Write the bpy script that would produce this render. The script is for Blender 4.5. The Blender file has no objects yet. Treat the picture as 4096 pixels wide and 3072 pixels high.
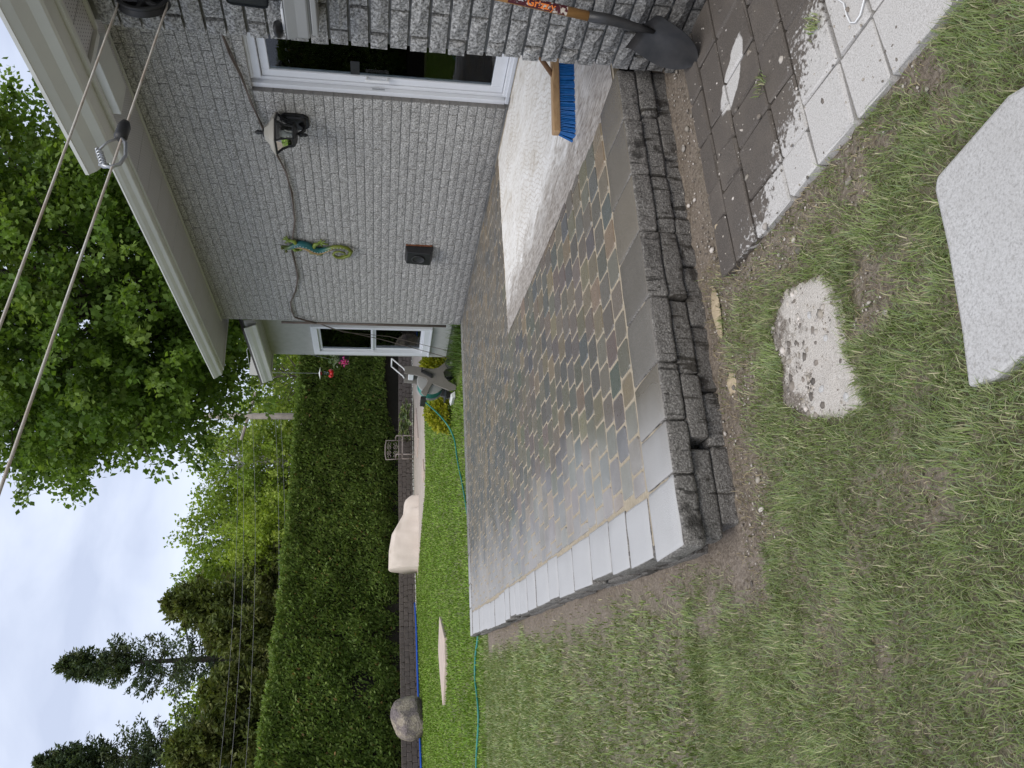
import bpy, bmesh, math, random
import numpy as np
from mathutils import Vector, Matrix

random.seed(7)
rng = np.random.default_rng(7)
S = bpy.context.scene
C = S.collection
R = math.radians

# ------------------------------------------------------------------ camera
# phone held upright, the file stored on its side: world up points to the left of the picture
cam_d = bpy.data.cameras.new('camera')
cam_d.sensor_fit = 'HORIZONTAL'
cam_d.sensor_width = 36.0
cam_d.lens = 36.0 * 3100.0 / 4096.0
cam_d.clip_start = 0.05
cam_d.clip_end = 2000.0
cam = bpy.data.objects.new('camera', cam_d)
C.objects.link(cam)
_r = Vector((0.921653, -0.387829, 0.012046))
_d = Vector((-0.053674, -0.158178, -0.985951))
_f = Vector((0.384285, 0.908058, -0.166601))
cam.matrix_world = Matrix(((_d.x, _r.x, -_f.x, 0.0), (_d.y, _r.y, -_f.y, 0.0), (_d.z, _r.z, -_f.z, 1.30), (0, 0, 0, 1)))
S.camera = cam

# ------------------------------------------------------------------ sky, sun, exposure
SUN_EL, SUN_AZ = R(58), R(215)        # azimuth clockwise from +Y
w = bpy.data.worlds.new('World'); S.world = w; w.use_nodes = True
nt = w.node_tree; nt.nodes.clear()
out = nt.nodes.new('ShaderNodeOutputWorld'); bg = nt.nodes.new('ShaderNodeBackground')
sky = nt.nodes.new('ShaderNodeTexSky'); sky.sky_type = 'NISHITA'; sky.sun_disc = False
sky.sun_elevation = SUN_EL; sky.sun_rotation = SUN_AZ
tc = nt.nodes.new('ShaderNodeTexCoord'); mp = nt.nodes.new('ShaderNodeMapping')
mp.inputs['Scale'].default_value = (1.0, 1.0, 2.6)
nz = nt.nodes.new('ShaderNodeTexNoise'); nz.inputs['Scale'].default_value = 4.2
nz.inputs['Detail'].default_value = 5; nz.inputs['Roughness'].default_value = 0.5; nz.inputs['Distortion'].default_value = 0.35
rmp = nt.nodes.new('ShaderNodeValToRGB')
rmp.color_ramp.elements[0].position = 0.36; rmp.color_ramp.elements[0].color = (3.9, 4.35, 5.5, 1)
rmp.color_ramp.elements[1].position = 0.64; rmp.color_ramp.elements[1].color = (5.3, 5.75, 6.8, 1)
mx = nt.nodes.new('ShaderNodeMix'); mx.data_type = 'RGBA'; mx.inputs['Factor'].default_value = 0.92
nt.links.new(tc.outputs['Generated'], mp.inputs['Vector']); nt.links.new(mp.outputs[0], nz.inputs['Vector'])
nt.links.new(nz.outputs['Fac'], rmp.inputs['Fac'])
nt.links.new(sky.outputs[0], mx.inputs['A']); nt.links.new(rmp.outputs[0], mx.inputs['B'])
nt.links.new(mx.outputs['Result'], bg.inputs['Color']); bg.inputs['Strength'].default_value = 0.1
nt.links.new(bg.outputs[0], out.inputs[0])
sl = bpy.data.lights.new('sun', 'SUN'); sl.energy = 1.5; sl.angle = R(40); sl.color = (1.0, 0.96, 0.9)
so = bpy.data.objects.new('sun', sl); C.objects.link(so)
sd = Vector((math.sin(SUN_AZ) * math.cos(SUN_EL), math.cos(SUN_AZ) * math.cos(SUN_EL), math.sin(SUN_EL)))
so.rotation_euler = sd.to_track_quat('Z', 'Y').to_euler()
S.view_settings.view_transform = 'Standard'; S.view_settings.look = 'None'
S.view_settings.exposure = 0.75; S.view_settings.gamma = 1.0; S.view_settings.use_curve_mapping = False
S.cycles.use_denoising = True
S.cycles.max_bounces = 8; S.cycles.transparent_max_bounces = 12
S.cycles.sample_clamp_indirect = 6.0

# ------------------------------------------------------------------ helpers
def link(o, parent=None):
    C.objects.link(o)
    if parent is not None:
        o.parent = parent
        o.matrix_parent_inverse = Matrix.Translation(-Vector(parent.location)) if parent.type == 'EMPTY' else parent.matrix_basis.inverted()
    return o

def tag(o, label=None, cat=None, group=None, kind=None):
    if label: o['label'] = label
    if cat: o['category'] = cat
    if group: o['group'] = group
    if kind: o['kind'] = kind
    return o

def thing(name, label, cat, loc=(0, 0, 0), group=None):
    o = bpy.data.objects.new(name, None); o.location = loc; o.empty_display_size = 0.1
    C.objects.link(o)
    return tag(o, label, cat, group)

def me_pd(name, v, f, m=None, smooth=False):
    me = bpy.data.meshes.new(name)
    me.from_pydata([tuple(map(float, q)) for q in v], [], [tuple(int(i) for i in q) for q in f])
    if m: me.materials.append(m)
    if smooth: me.shade_smooth()
    me.update()
    return me

def ob(name, me, parent=None, loc=None, rot=None, scale=None):
    o = bpy.data.objects.new(name, me)
    if loc is not None: o.location = loc
    if rot is not None: o.rotation_euler = rot
    if scale is not None: o.scale = scale
    return link(o, parent)

class MB:
    """collects shapes into one mesh"""
    def __init__(s): s.v = []; s.f = []
    def add(s, v, f):
        n = len(s.v); s.v += [tuple(q) for q in v]; s.f += [tuple(i + n for i in q) for q in f]; return s
    def box(s, a, b):
        x0, y0, z0 = a; x1, y1, z1 = b
        if x0 > x1: x0, x1 = x1, x0
        if y0 > y1: y0, y1 = y1, y0
        if z0 > z1: z0, z1 = z1, z0
        v = [(x0, y0, z0), (x1, y0, z0), (x1, y1, z0), (x0, y1, z0), (x0, y0, z1), (x1, y0, z1), (x1, y1, z1), (x0, y1, z1)]
        return s.add(v, [(0, 3, 2, 1), (4, 5, 6, 7), (0, 1, 5, 4), (1, 2, 6, 5), (2, 3, 7, 6), (3, 0, 4, 7)])
    def hexa(s, bot, top):
        n = len(bot)
        f = [tuple(reversed(range(n))), tuple(range(n, 2 * n))] + [(i, (i + 1) % n, n + (i + 1) % n, n + i) for i in range(n)]
        return s.add(list(bot) + list(top), f)
    def tube(s, pts, r, n=8, caps=True):
        pts = [Vector(p) for p in pts]
        rs = r if isinstance(r, (list, tuple)) else [r] * len(pts)
        up = Vector((0.13, 0.29, 1)).normalized(); v = []; f = []
        t0 = (pts[1] - pts[0]).normalized()
        a = t0.cross(up)
        if a.length < 0.05: a = t0.cross(Vector((1, 0.1, 0)))
        a.normalize()
        for i, p in enumerate(pts):
            if i == 0: t = pts[1] - pts[0]
            elif i == len(pts) - 1: t = pts[-1] - pts[-2]
            else: t = (pts[i + 1] - pts[i]).normalized() + (pts[i] - pts[i - 1]).normalized()
            if t.length < 1e-9: t = Vector((0, 0, 1))
            t.normalize(); a = (a - t * a.dot(t))
            if a.length < 1e-6: a = t.orthogonal()
            a.normalize(); b = t.cross(a)
            for k in range(n):
                q = 2 * math.pi * k / n
                v.append(p + (a * math.cos(q) + b * math.sin(q)) * rs[i])
        for i in range(len(pts) - 1):
            for k in range(n):
                f.append((i * n + k, i * n + (k + 1) % n, (i + 1) * n + (k + 1) % n, (i + 1) * n + k))
        if caps:
            f.append(tuple(reversed(range(n)))); f.append(tuple(range((len(pts) - 1) * n, len(pts) * n)))
        return s.add(v, f)
    def lathe(s, prof, c, ax=(0, 0, 1), n=20):
        """prof: (radius, height) along axis from c"""
        ax = Vector(ax).normalized(); a = ax.orthogonal().normalized(); b = ax.cross(a); c = Vector(c); v = []; f = []
        for r, h in prof:
            for k in range(n):
                q = 2 * math.pi * k / n
                v.append(c + ax * h + (a * math.cos(q) + b * math.sin(q)) * max(r, 1e-4))
        for i in range(len(prof) - 1):
            for k in range(n):
                f.append((i * n + k, i * n + (k + 1) % n, (i + 1) * n + (k + 1) % n, (i + 1) * n + k))
        f.append(tuple(reversed(range(n)))); f.append(tuple(range((len(prof) - 1) * n, len(prof) * n)))
        return s.add(v, f)
    def prism(s, poly, d0, d1, ax='y'):
        """extrude 2D polygon; ax is the extrusion axis, poly in the two others (x,z),(y,z),(x,y)"""
        def P(p, d):
            return (p[0], d, p[1]) if ax == 'y' else ((d, p[0], p[1]) if ax == 'x' else (p[0], p[1], d))
        return s.hexa([P(p, d0) for p in poly], [P(p, d1) for p in poly])
    def build(s, name, m, parent=None, smooth=False, bevel=0):
        me = me_pd(name, s.v, s.f, m, smooth)
        bm = bmesh.new(); bm.from_mesh(me); bmesh.ops.recalc_face_normals(bm, faces=bm.faces)
        if bevel:
            bmesh.ops.bevel(bm, geom=[e for e in bm.edges if e.is_manifold and e.calc_face_angle(0) > 0.6], offset=bevel, segments=2, profile=0.5, affect='EDGES')
        bm.to_mesh(me); bm.free()
        if smooth: me.shade_smooth()
        return ob(name, me, parent)

def smoothstep(a, b, x):
    t = np.clip((x - a) / (b - a), 0, 1); return t * t * (3 - 2 * t)

_ng = np.random.default_rng(99).random((128, 128))
def vnoise(x, y):
    xi = np.floor(x).astype(int); yi = np.floor(y).astype(int); fx = x - xi; fy = y - yi
    fx = fx * fx * (3 - 2 * fx); fy = fy * fy * (3 - 2 * fy)
    g = lambda a, b: _ng[a % 128, b % 128]
    return (g(xi, yi) * (1 - fx) + g(xi + 1, yi) * fx) * (1 - fy) + (g(xi, yi + 1) * (1 - fx) + g(xi + 1, yi + 1) * fx) * fy
def fbm(x, y, o=3):
    r = 0; a = 0.5; t = 0
    for k in range(o):
        r = r + a * vnoise(x * 2 ** k + 17 * k, y * 2 ** k + 31 * k); t += a; a *= 0.55
    return r / t

def GH(x, y):
    """height of the ground"""
    return 0.02 + 0.13 * smoothstep(0.8, 5.5, np.asarray(y, float))

# ------------------------------------------------------------------ materials
class NT:
    def __init__(s, name):
        s.m = bpy.data.materials.new(name); s.m.use_nodes = True; s.t = s.m.node_tree; s.n = s.t.nodes; s.n.clear()
        s.o = s.new('ShaderNodeOutputMaterial'); s.b = s.new('ShaderNodeBsdfPrincipled'); s.l(s.b.outputs[0], s.o.inputs[0])
        s.tc = s.new('ShaderNodeTexCoord')
    def new(s, t, **k):
        n = s.n.new(t)
        for a, v in k.items(): setattr(n, a, v)
        return n
    def l(s, a, b): s.t.links.new(a, b)
    def noise(s, scale, detail=4, rough=0.55, co='Object', dist=0.0, sc3=None):
        n = s.new('ShaderNodeTexNoise'); n.inputs['Scale'].default_value = scale; n.inputs['Detail'].default_value = detail
        n.inputs['Roughness'].default_value = rough; n.inputs['Distortion'].default_value = dist
        v = s.tc.outputs[co] if isinstance(co, str) else co
        if sc3:
            m = s.new('ShaderNodeMapping'); m.inputs['Scale'].default_value = sc3; s.l(v, m.inputs['Vector']); v = m.outputs[0]
        s.l(v, n.inputs['Vector']); return n.outputs['Fac']
    def ramp(s, f, stops):
        r = s.new('ShaderNodeValToRGB'); e = r.color_ramp.elements
        while len(e) < len(stops): e.new(0.5)
        for q, (p, c) in zip(e, stops):
            q.position = p; q.color = (c, c, c, 1) if isinstance(c, (int, float)) else (*c, 1)
        s.l(f, r.inputs['Fac']); return r.outputs[0]
    def mix(s, f, a, b, mode='MIX'):
        m = s.new('ShaderNodeMix'); m.data_type = 'RGBA'; m.blend_type = mode
        for i, v in (('Factor', f), ('A', a), ('B', b)):
            p = m.inputs[i]
            if isinstance(v, (int, float)): p.default_value = v if i == 'Factor' else (v, v, v, 1)
            elif isinstance(v, tuple): p.default_value = (*v, 1)
            else: s.l(v, p)
        return m.outputs['Result']
    def math(s, op, a, b=None):
        m = s.new('ShaderNodeMath'); m.operation = op
        for i, v in enumerate((a, b)):
            if v is None: continue
            if isinstance(v, (int, float)): m.inputs[i].default_value = v
            else: s.l(v, m.inputs[i])
        return m.outputs[0]
    def bump(s, h, strength=0.5, dist=0.01):
        b = s.new('ShaderNodeBump'); b.inputs['Strength'].default_value = strength; b.inputs['Distance'].default_value = dist
        s.l(h, b.inputs['Height']); s.l(b.outputs[0], s.b.inputs['Normal']); return b
    def set(s, col=None, rough=None, spec=None, metal=None):
        for k, v in (('Base Color', col), ('Roughness', rough), ('Specular IOR Level', spec), ('Metallic', metal)):
            if v is None: continue
            if isinstance(v, tuple): s.b.inputs[k].default_value = (*v, 1)
            elif isinstance(v, (int, float)): s.b.inputs[k].default_value = v
            else: s.l(v, s.b.inputs[k])
        return s.m
    def rnd(s): return s.new('ShaderNodeObjectInfo').outputs['Random']

def pm(name, c1, c2=None, scale=15, rough=0.6, bump=0.0, bscale=None, bdist=0.004, spec=0.4, metal=0.0, detail=4):
    t = NT(name); c2 = c2 or tuple(x * 0.8 for x in c1)
    f = t.ramp(t.noise(scale, detail), [(0.3, 0.0), (0.7, 1.0)])
    col = t.mix(f, c1, c2)
    if bump: t.bump(t.noise(bscale or scale * 4, 5), bump, bdist)
    return t.set(col, rough, spec, metal)

def brick_mat(name, lo, hi, stain):
    t = NT(name)
    geo = t.new('ShaderNodeNewGeometry').outputs['Position']
    sp = t.noise(85, 4, 0.72, geo)
    sp2 = t.noise(16, 3, 0.5, geo)
    c = t.ramp(sp, [(0.34, tuple(x * 0.30 for x in lo)), (0.44, lo), (0.56, hi), (0.66, tuple(min(1, x * 1.5) for x in hi))])
    c = t.mix(t.ramp(sp2, [(0.35, 0.0), (0.75, 0.35)]), c, tuple(x * 0.55 for x in hi))
    sep = t.new('ShaderNodeSeparateXYZ'); t.l(geo, sep.inputs[0])
    low = t.ramp(t.math('ADD', sep.outputs['Z'], t.math('MULTIPLY', t.noise(5, 3, 0.5, geo), 0.35)), [(0.25, stain), (0.85, 0.0)])
    c = t.mix(low, c, (0.055, 0.05, 0.045))
    rnd = t.math('MULTIPLY', t.rnd(), 0.16)
    c = t.mix(rnd, c, (0.30, 0.29, 0.27))
    h = t.math('ADD', t.math('MULTIPLY', sp, 0.6), t.noise(38, 4, 0.6, geo))
    t.bump(h, 0.9, 0.016)
    return t.set(c, 0.9, 0.25)

M = {}
M['brickA'] = brick_mat('wall_brick', (0.27, 0.262, 0.242), (0.53, 0.515, 0.485), 0.5)
M['brickP'] = brick_mat('pillar_brick', (0.21, 0.205, 0.195), (0.47, 0.46, 0.44), 0.75)
M['mortar'] = pm('mortar', (0.27, 0.265, 0.25), (0.2, 0.195, 0.185), 30, 0.95, 0.4, 120)
M['reveal'] = pm('brick_reveal', (0.22, 0.21, 0.195), (0.16, 0.15, 0.14), 25, 0.9, 0.4, 120)
M['stucco'] = pm('stucco', (0.42, 0.42, 0.39), (0.36, 0.36, 0.33), 12, 0.95, 0.7, 140, 0.006)
M['found'] = pm('foundation', (0.23, 0.22, 0.21), (0.15, 0.14, 0.13), 9, 0.95, 0.4, 60)
M['vinyl'] = pm('white_vinyl', (0.72, 0.73, 0.75), (0.66, 0.67, 0.69), 3, 0.35, spec=0.5)
M['alu'] = pm('eave_metal', (0.60, 0.60, 0.55), (0.54, 0.54, 0.50), 4, 0.38, spec=0.5)
M['alu2'] = pm('soffit_metal', (0.52, 0.50, 0.50), (0.47, 0.455, 0.455), 4, 0.5)
M['shingle'] = pm('shingle', (0.06, 0.055, 0.05), (0.1, 0.095, 0.09), 40, 0.95, 0.5, 90)
M['dark'] = pm('dark_room', (0.10, 0.095, 0.09), (0.07, 0.07, 0.07), 3, 0.8)
M['roomfloor'] = pm('room_floor', (0.10, 0.09, 0.085), (0.07, 0.065, 0.06), 4, 0.4)
M['black'] = pm('black_paint', (0.012, 0.012, 0.013), (0.02, 0.02, 0.02), 20, 0.42, 0.15, 90)
M['blackplastic'] = pm('black_plastic', (0.018, 0.018, 0.019), (0.03, 0.03, 0.03), 20, 0.5)
M['charcoal'] = pm('charcoal_plastic', (0.028, 0.032, 0.036), (0.035, 0.038, 0.042), 5, 0.45)
M['greyplastic'] = pm('grey_plastic', (0.30, 0.30, 0.29), (0.27, 0.27, 0.26), 6, 0.5)
M['taupe'] = pm('taupe_plastic', (0.22, 0.20, 0.18), (0.19, 0.175, 0.155), 8, 0.5)
M['rope'] = pm('clothes_rope', (0.62, 0.60, 0.55), (0.42, 0.34, 0.27), 9, 0.6, 0.3, 300)
M['steel'] = pm('galvanised_steel', (0.42, 0.43, 0.44), (0.32, 0.33, 0.34), 30, 0.35, metal=0.7)
M['cable'] = pm('brown_cable', (0.10, 0.075, 0.06), (0.16, 0.13, 0.11), 12, 0.7)
M['hose'] = pm('green_hose', (0.02, 0.16, 0.13), (0.03, 0.22, 0.18), 6, 0.35)
M['blue'] = pm('blue_pipe', (0.02, 0.09, 0.45), (0.03, 0.11, 0.5), 6, 0.4)
M['tarp'] = pm('beige_cover', (0.66, 0.57, 0.50), (0.60, 0.52, 0.45), 3, 0.8, 0.2, 12, 0.02)
M['red'] = pm('red_plastic', (0.55, 0.012, 0.015), (0.5, 0.02, 0.02), 6, 0.25)
M['pink'] = pm('pink_petal', (0.75, 0.05, 0.35), (0.8, 0.12, 0.45), 20, 0.6)
M['chair'] = pm('chair_metal', (0.33, 0.28, 0.25), (0.28, 0.235, 0.21), 10, 0.5)
M['pole'] = pm('pole_wood', (0.36, 0.32, 0.28), (0.26, 0.23, 0.20), 6, 0.9)
M['wire'] = pm('power_wire', (0.22, 0.22, 0.22), (0.3, 0.3, 0.3), 2, 0.6)
M['white'] = pm('white_paint', (0.78, 0.78, 0.77), (0.7, 0.7, 0.7), 6, 0.5)
M['bluebox'] = pm('blue_packet', (0.05, 0.28, 0.55), (0.12, 0.45, 0.7), 40, 0.4)
M['rust'] = pm('rusty_metal', (0.25, 0.08, 0.03), (0.12, 0.045, 0.02), 40, 0.9)
M['bark'] = pm('bark', (0.09, 0.075, 0.06), (0.05, 0.042, 0.035), 14, 0.95, 0.6, 40, 0.02)
M['palebark'] = pm('pale_bark', (0.5, 0.47, 0.42), (0.3, 0.28, 0.25), 8, 0.9)
M['twig'] = pm('hedge_twig', (0.03, 0.025, 0.017), (0.02, 0.018, 0.012), 10, 0.95)

def wood_mat(name, c1, c2, ax):
    t = NT(name); s3 = [60, 60, 60]; s3['xyz'.index(ax)] = 5
    f = t.ramp(t.noise(1.0, 5, 0.6, 'Object', 0.4, tuple(s3)), [(0.3, 0.0), (0.7, 1.0)])
    t.bump(f, 0.2, 0.002)
    return t.set(t.mix(f, c1, c2), 0.5, 0.4)
M['woodz'] = wood_mat('shovel_handle_wood', (0.42, 0.22, 0.075), (0.26, 0.125, 0.04), 'z')
M['woodx'] = wood_mat('broom_wood', (0.52, 0.34, 0.18), (0.36, 0.22, 0.11), 'x')
M['woodd'] = wood_mat('broom_handle_wood', (0.27, 0.15, 0.08), (0.17, 0.09, 0.045), 'z')

def glass_mat(name, tint, fres=1.5, rough=0.01):
    t = NT(name); t.n.remove(t.b)
    tr = t.new('ShaderNodeBsdfTransparent'); tr.inputs[0].default_value = (*tint, 1)
    gl = t.new('ShaderNodeBsdfGlossy'); gl.inputs['Roughness'].default_value = rough; gl.inputs[0].default_value = (0.95, 0.97, 1, 1)
    fr = t.new('ShaderNodeFresnel'); fr.inputs[0].default_value = fres
    mx = t.new('ShaderNodeMixShader'); t.l(fr.outputs[0], mx.inputs[0]); t.l(tr.outputs[0], mx.inputs[1]); t.l(gl.outputs[0], mx.inputs[2])
    t.l(mx.outputs[0], t.o.inputs[0]); return t.m
M['glass'] = glass_mat('window_glass', (0.82, 0.86, 0.85), 1.55)
M['clear'] = glass_mat('clear_glass', (0.9, 0.92, 0.9), 1.45)

def attr_leaf(name, trans=0.35, rough=0.55, tint=(1, 1, 1)):
    t = NT(name)
    a = t.new('ShaderNodeAttribute'); a.attribute_name = 'Col'
    t.set(a.outputs['Color'], rough, 0.25)
    tl = t.new('ShaderNodeBsdfTranslucent')
    t.l(t.mix(1.0, a.outputs['Color'], (1.25, 1.3, 0.6), 'MULTIPLY'), tl.inputs[0])
    mx = t.new('ShaderNodeMixShader'); mx.inputs[0].default_value = trans
    t.l(t.b.outputs[0], mx.inputs[1]); t.l(tl.outputs[0], mx.inputs[2]); t.l(mx.outputs[0], t.o.inputs[0])
    return t.m
M['leaf'] = attr_leaf('leaf', 0.4)
M['grass'] = attr_leaf('grass_blade', 0.25, 0.6)
M['needle'] = attr_leaf('needle', 0.3)

def attr_mat(name, rough=0.8, bump=0.5, bscale=120, spec=0.3, bdist=0.004, speck=0.25):
    t = NT(name); a = t.new('ShaderNodeAttribute'); a.attribute_name = 'Col'
    n = t.noise(bscale, 5, 0.65)
    c = t.mix(t.ramp(n, [(0.3, 0.0), (0.7, speck)]), a.outputs['Color'], (0.05, 0.045, 0.04))
    t.bump(n, bump, bdist); return t.set(c, rough, spec)
M['pebble'] = attr_mat('pebble', 0.85)

def paver_mat(name, src):
    """damp tumbled concrete; colour of each paver from the object or the mesh attribute"""
    t = NT(name)
    geo = t.new('ShaderNodeNewGeometry').outputs['Position']
    if src == 'OBJ': col = t.new('ShaderNodeObjectInfo').outputs['Color']
    else:
        a = t.new('ShaderNodeAttribute'); a.attribute_name = 'Col'; col = a.outputs['Color']
    g = t.noise(230, 4, 0.7, geo); big = t.noise(2.2, 4, 0.55, geo); mid = t.noise(18, 4, 0.6, geo)
    c = t.mix(t.ramp(g, [(0.32, 0.5), (0.5, 0.0)]), col, (0.04, 0.037, 0.033))
    c = t.mix(t.ramp(g, [(0.60, 0.0), (0.72, 0.55)]), c, (0.55, 0.53, 0.48))
    c = t.mix(t.ramp(mid, [(0.4, 0.0), (0.75, 0.4)]), c, (0.09, 0.08, 0.065))
    # drier towards the lawn side (x small), and paler with painted-in sky reflection
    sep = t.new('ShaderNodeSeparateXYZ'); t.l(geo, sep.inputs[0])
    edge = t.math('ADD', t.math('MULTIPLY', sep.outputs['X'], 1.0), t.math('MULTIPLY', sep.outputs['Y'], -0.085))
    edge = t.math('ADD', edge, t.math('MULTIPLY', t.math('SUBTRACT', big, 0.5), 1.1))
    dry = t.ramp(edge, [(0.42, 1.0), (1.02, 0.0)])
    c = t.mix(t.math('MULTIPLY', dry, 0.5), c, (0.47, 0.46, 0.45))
    t.bump(t.math('ADD', g, t.math('MULTIPLY', mid, 0.5)), 0.22, 0.004)
    rough = t.math('ADD', t.math('MULTIPLY', dry, 0.28), t.math('ADD', 0.16, t.math('MULTIPLY', mid, 0.28)))
    return t.set(c, rough, 0.6)
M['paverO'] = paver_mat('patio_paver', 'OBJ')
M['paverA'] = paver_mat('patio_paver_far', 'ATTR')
M['sandjoint'] = pm('joint_sand', (0.40, 0.34, 0.25), (0.28, 0.235, 0.17), 60, 0.95, 0.5, 250)

def block_mat():
    t = NT('wall_block'); geo = t.new('ShaderNodeNewGeometry').outputs['Position']
    g = t.noise(150, 4, 0.7, geo); mid = t.noise(12, 5, 0.6, geo)
    c = t.ramp(g, [(0.3, (0.06, 0.056, 0.05)), (0.5, (0.20, 0.187, 0.172)), (0.7, (0.46, 0.44, 0.405))])
    c = t.mix(t.ramp(mid, [(0.58, 0.0), (0.64, 0.8)]), c, (0.022, 0.018, 0.014))      # black lichen
    cr = t.noise(1.0, 4, 0.5, geo, 0.2, (34, 3, 6))
    c = t.mix(t.ramp(cr, [(0.36, 0.85), (0.42, 0.0)]), c, (0.03, 0.026, 0.02))       # vertical split lines
    c = t.mix(t.math('MULTIPLY', t.rnd(), 0.35), c, (0.10, 0.085, 0.07))
    t.bump(t.math('ADD', g, t.math('MULTIPLY', t.noise(30, 4, 0.6, geo), 1.5)), 0.9, 0.012)
    return t.set(c, 0.85, 0.3)
M['block'] = block_mat()

def bed_mat():
    t = NT('whitened_bed'); geo = t.new('ShaderNodeNewGeometry').outputs['Position']
    f = t.noise(1.0, 6, 0.62, geo, 0.9, (9, 3.2, 6)); g = t.noise(1.0, 4, 0.65, geo, 0.5, (70, 16, 40)); b = t.noise(1.6, 4, 0.55, geo)
    c = t.ramp(f, [(0.24, (0.34, 0.285, 0.23)), (0.34, (0.58, 0.54, 0.48)), (0.46, (0.68, 0.655, 0.615)), (0.66, (0.76, 0.745, 0.72))])
    c = t.mix(t.ramp(g, [(0.33, 0.55), (0.47, 0.0)]), c, (0.30, 0.25, 0.20))
    wv = t.new('ShaderNodeTexWave'); wv.wave_type = 'BANDS'; wv.bands_direction = 'X'
    wv.inputs['Scale'].default_value = 9; wv.inputs['Distortion'].default_value = 9; wv.inputs['Detail'].default_value = 2; wv.inputs['Detail Scale'].default_value = 0.7
    mp = t.new('ShaderNodeMapping'); mp.inputs['Rotation'].default_value = (0, 0, R(38)); t.l(geo, mp.inputs[0]); t.l(mp.outputs[0], wv.inputs['Vector'])
    c = t.mix(t.math('MULTIPLY', t.ramp(wv.outputs['Fac'], [(0.0, 0.6), (0.25, 0.0)]), t.ramp(b, [(0.45, 0.0), (0.6, 0.75)])), c, (0.42, 0.36, 0.29))
    # damp brown margin along the lawn side and the front
    sep = t.new('ShaderNodeSeparateXYZ'); t.l(geo, sep.inputs[0])
    e = t.math('ADD', t.math('SUBTRACT', sep.outputs['X'], t.math('MULTIPLY', sep.outputs['Y'], 0.09)), t.math('MULTIPLY', t.math('SUBTRACT', f, 0.5), 0.9))
    near = t.math('MULTIPLY', t.ramp(sep.outputs['Y'], [(0.0, 0.0), (1.0, 1.0)]), 0.0)
    e2 = t.math('MINIMUM', e, t.math('ADD', t.math('MULTIPLY', sep.outputs['Y'], 0.8), t.math('ADD', 0.20, near)))
    damp = t.ramp(t.math('MULTIPLY', e2, 0.25), [(0.62, 1.0), (0.70, 0.0)])
    c = t.mix(t.math('MULTIPLY', damp, 0.85), c, t.mix(t.ramp(g, [(0.4, 0.0), (0.62, 1.0)]), (0.17, 0.14, 0.115), (0.42, 0.38, 0.34)))
    t.bump(t.math('ADD', f, t.math('MULTIPLY', g, 0.5)), 0.5, 0.012)
    return t.set(c, t.ramp(damp, [(0, 0.85), (1, 0.5)]), 0.35)
M['bed'] = bed_mat()

def path_mat():
    t = NT('path_paver'); geo = t.new('ShaderNodeNewGeometry').outputs['Position']
    g = t.noise(260, 4, 0.7, geo); mid = t.noise(9, 5, 0.6, geo); sm = t.noise(60, 4, 0.6, geo)
    sep = t.new('ShaderNodeSeparateXYZ'); t.l(geo, sep.inputs[0])
    # wet apron next to the house; dry corner towards the lawn
    e = t.math('MULTIPLY', t.math('SUBTRACT', t.math('ADD', t.math('MULTIPLY', sep.outputs['X'], 1.28), sep.outputs['Y']), 3.87), 0.6)
    e = t.math('ADD', e, t.math('MULTIPLY', t.math('SUBTRACT', mid, 0.5), 0.35))
    e = t.math('ADD', e, t.math('MULTIPLY', t.math('SUBTRACT', sm, 0.5), 0.5))
    wet = t.ramp(t.math('ADD', e, 0.5), [(0.47, 0.0), (0.53, 1.0)])
    # one dry patch left in the wet
    ax_ = t.math('SUBTRACT', sep.outputs['X'], 2.06); ay_ = t.math('SUBTRACT', sep.outputs['Y'], 2.0)
    dx = t.math('ADD', t.math('MULTIPLY', ax_, -.65 / .15), t.math('MULTIPLY', ay_, .76 / .15)); dy = t.math('ADD', t.math('MULTIPLY', ax_, .76 / .065), t.math('MULTIPLY', ay_, .65 / .065))
    rr = t.math('ADD', t.math('ADD', t.math('MULTIPLY', dx, dx), t.math('MULTIPLY', dy, dy)), t.math('MULTIPLY', t.math('SUBTRACT', mid, 0.5), 1.6))
    wet = t.math('MULTIPLY', wet, t.ramp(rr, [(0.72, 0.0), (0.85, 1.0)]))
    dryc = t.ramp(g, [(0.3, (0.30, 0.285, 0.265)), (0.5, (0.50, 0.48, 0.455)), (0.7, (0.60, 0.58, 0.56))])
    wetc = t.ramp(g, [(0.3, (0.055, 0.047, 0.04)), (0.5, (0.105, 0.09, 0.077)), (0.72, (0.20, 0.175, 0.15))])
    wetc = t.mix(t.ramp(mid, [(0.45, 0.0), (0.7, 0.45)]), wetc, (0.16, 0.135, 0.11))
    wetc = t.mix(t.math('MULTIPLY', t.rnd(), 0.3), wetc, (0.07, 0.06, 0.052))
    c = t.mix(wet, dryc, wetc)
    t.bump(t.math('ADD', g, t.math('MULTIPLY', sm, 0.6)), 0.45, 0.004)
    return t.set(c, t.ramp(wet, [(0, 0.9), (1, 0.62)]), 0.35)
M['path'] = path_mat()
M['slab'] = None
def slab_mat():
    t = NT('concrete_slab'); a = t.noise(170, 4, .7); b_ = t.noise(5, 5, .6); d_ = t.noise(26, 4, .6)
    c = t.ramp(a, [(.3, (.28, .27, .26)), (.48, (.46, .45, .435)), (.7, (.56, .55, .54))])
    c = t.mix(t.ramp(b_, [(.4, 0.), (.7, .4)]), c, (.36, .345, .325)); c = t.mix(t.ramp(d_, [(.64, 0.), (.72, .5)]), c, (.22, .2, .17))
    t.bump(t.math('ADD', a, t.math('MULTIPLY', d_, .5)), .5, .005); return t.set(c, .95, .25)
M['slab'] = slab_mat()
M['pinkslab'] = pm('pink_flagstone', (0.55, 0.44, 0.37), (0.45, 0.37, 0.31), 5, 0.9, 0.4, 80)
M['sandpath'] = pm('sandy_walk', (0.50, 0.43, 0.37), (0.40, 0.345, 0.295), 3, 0.95, 0.4, 60)
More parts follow.
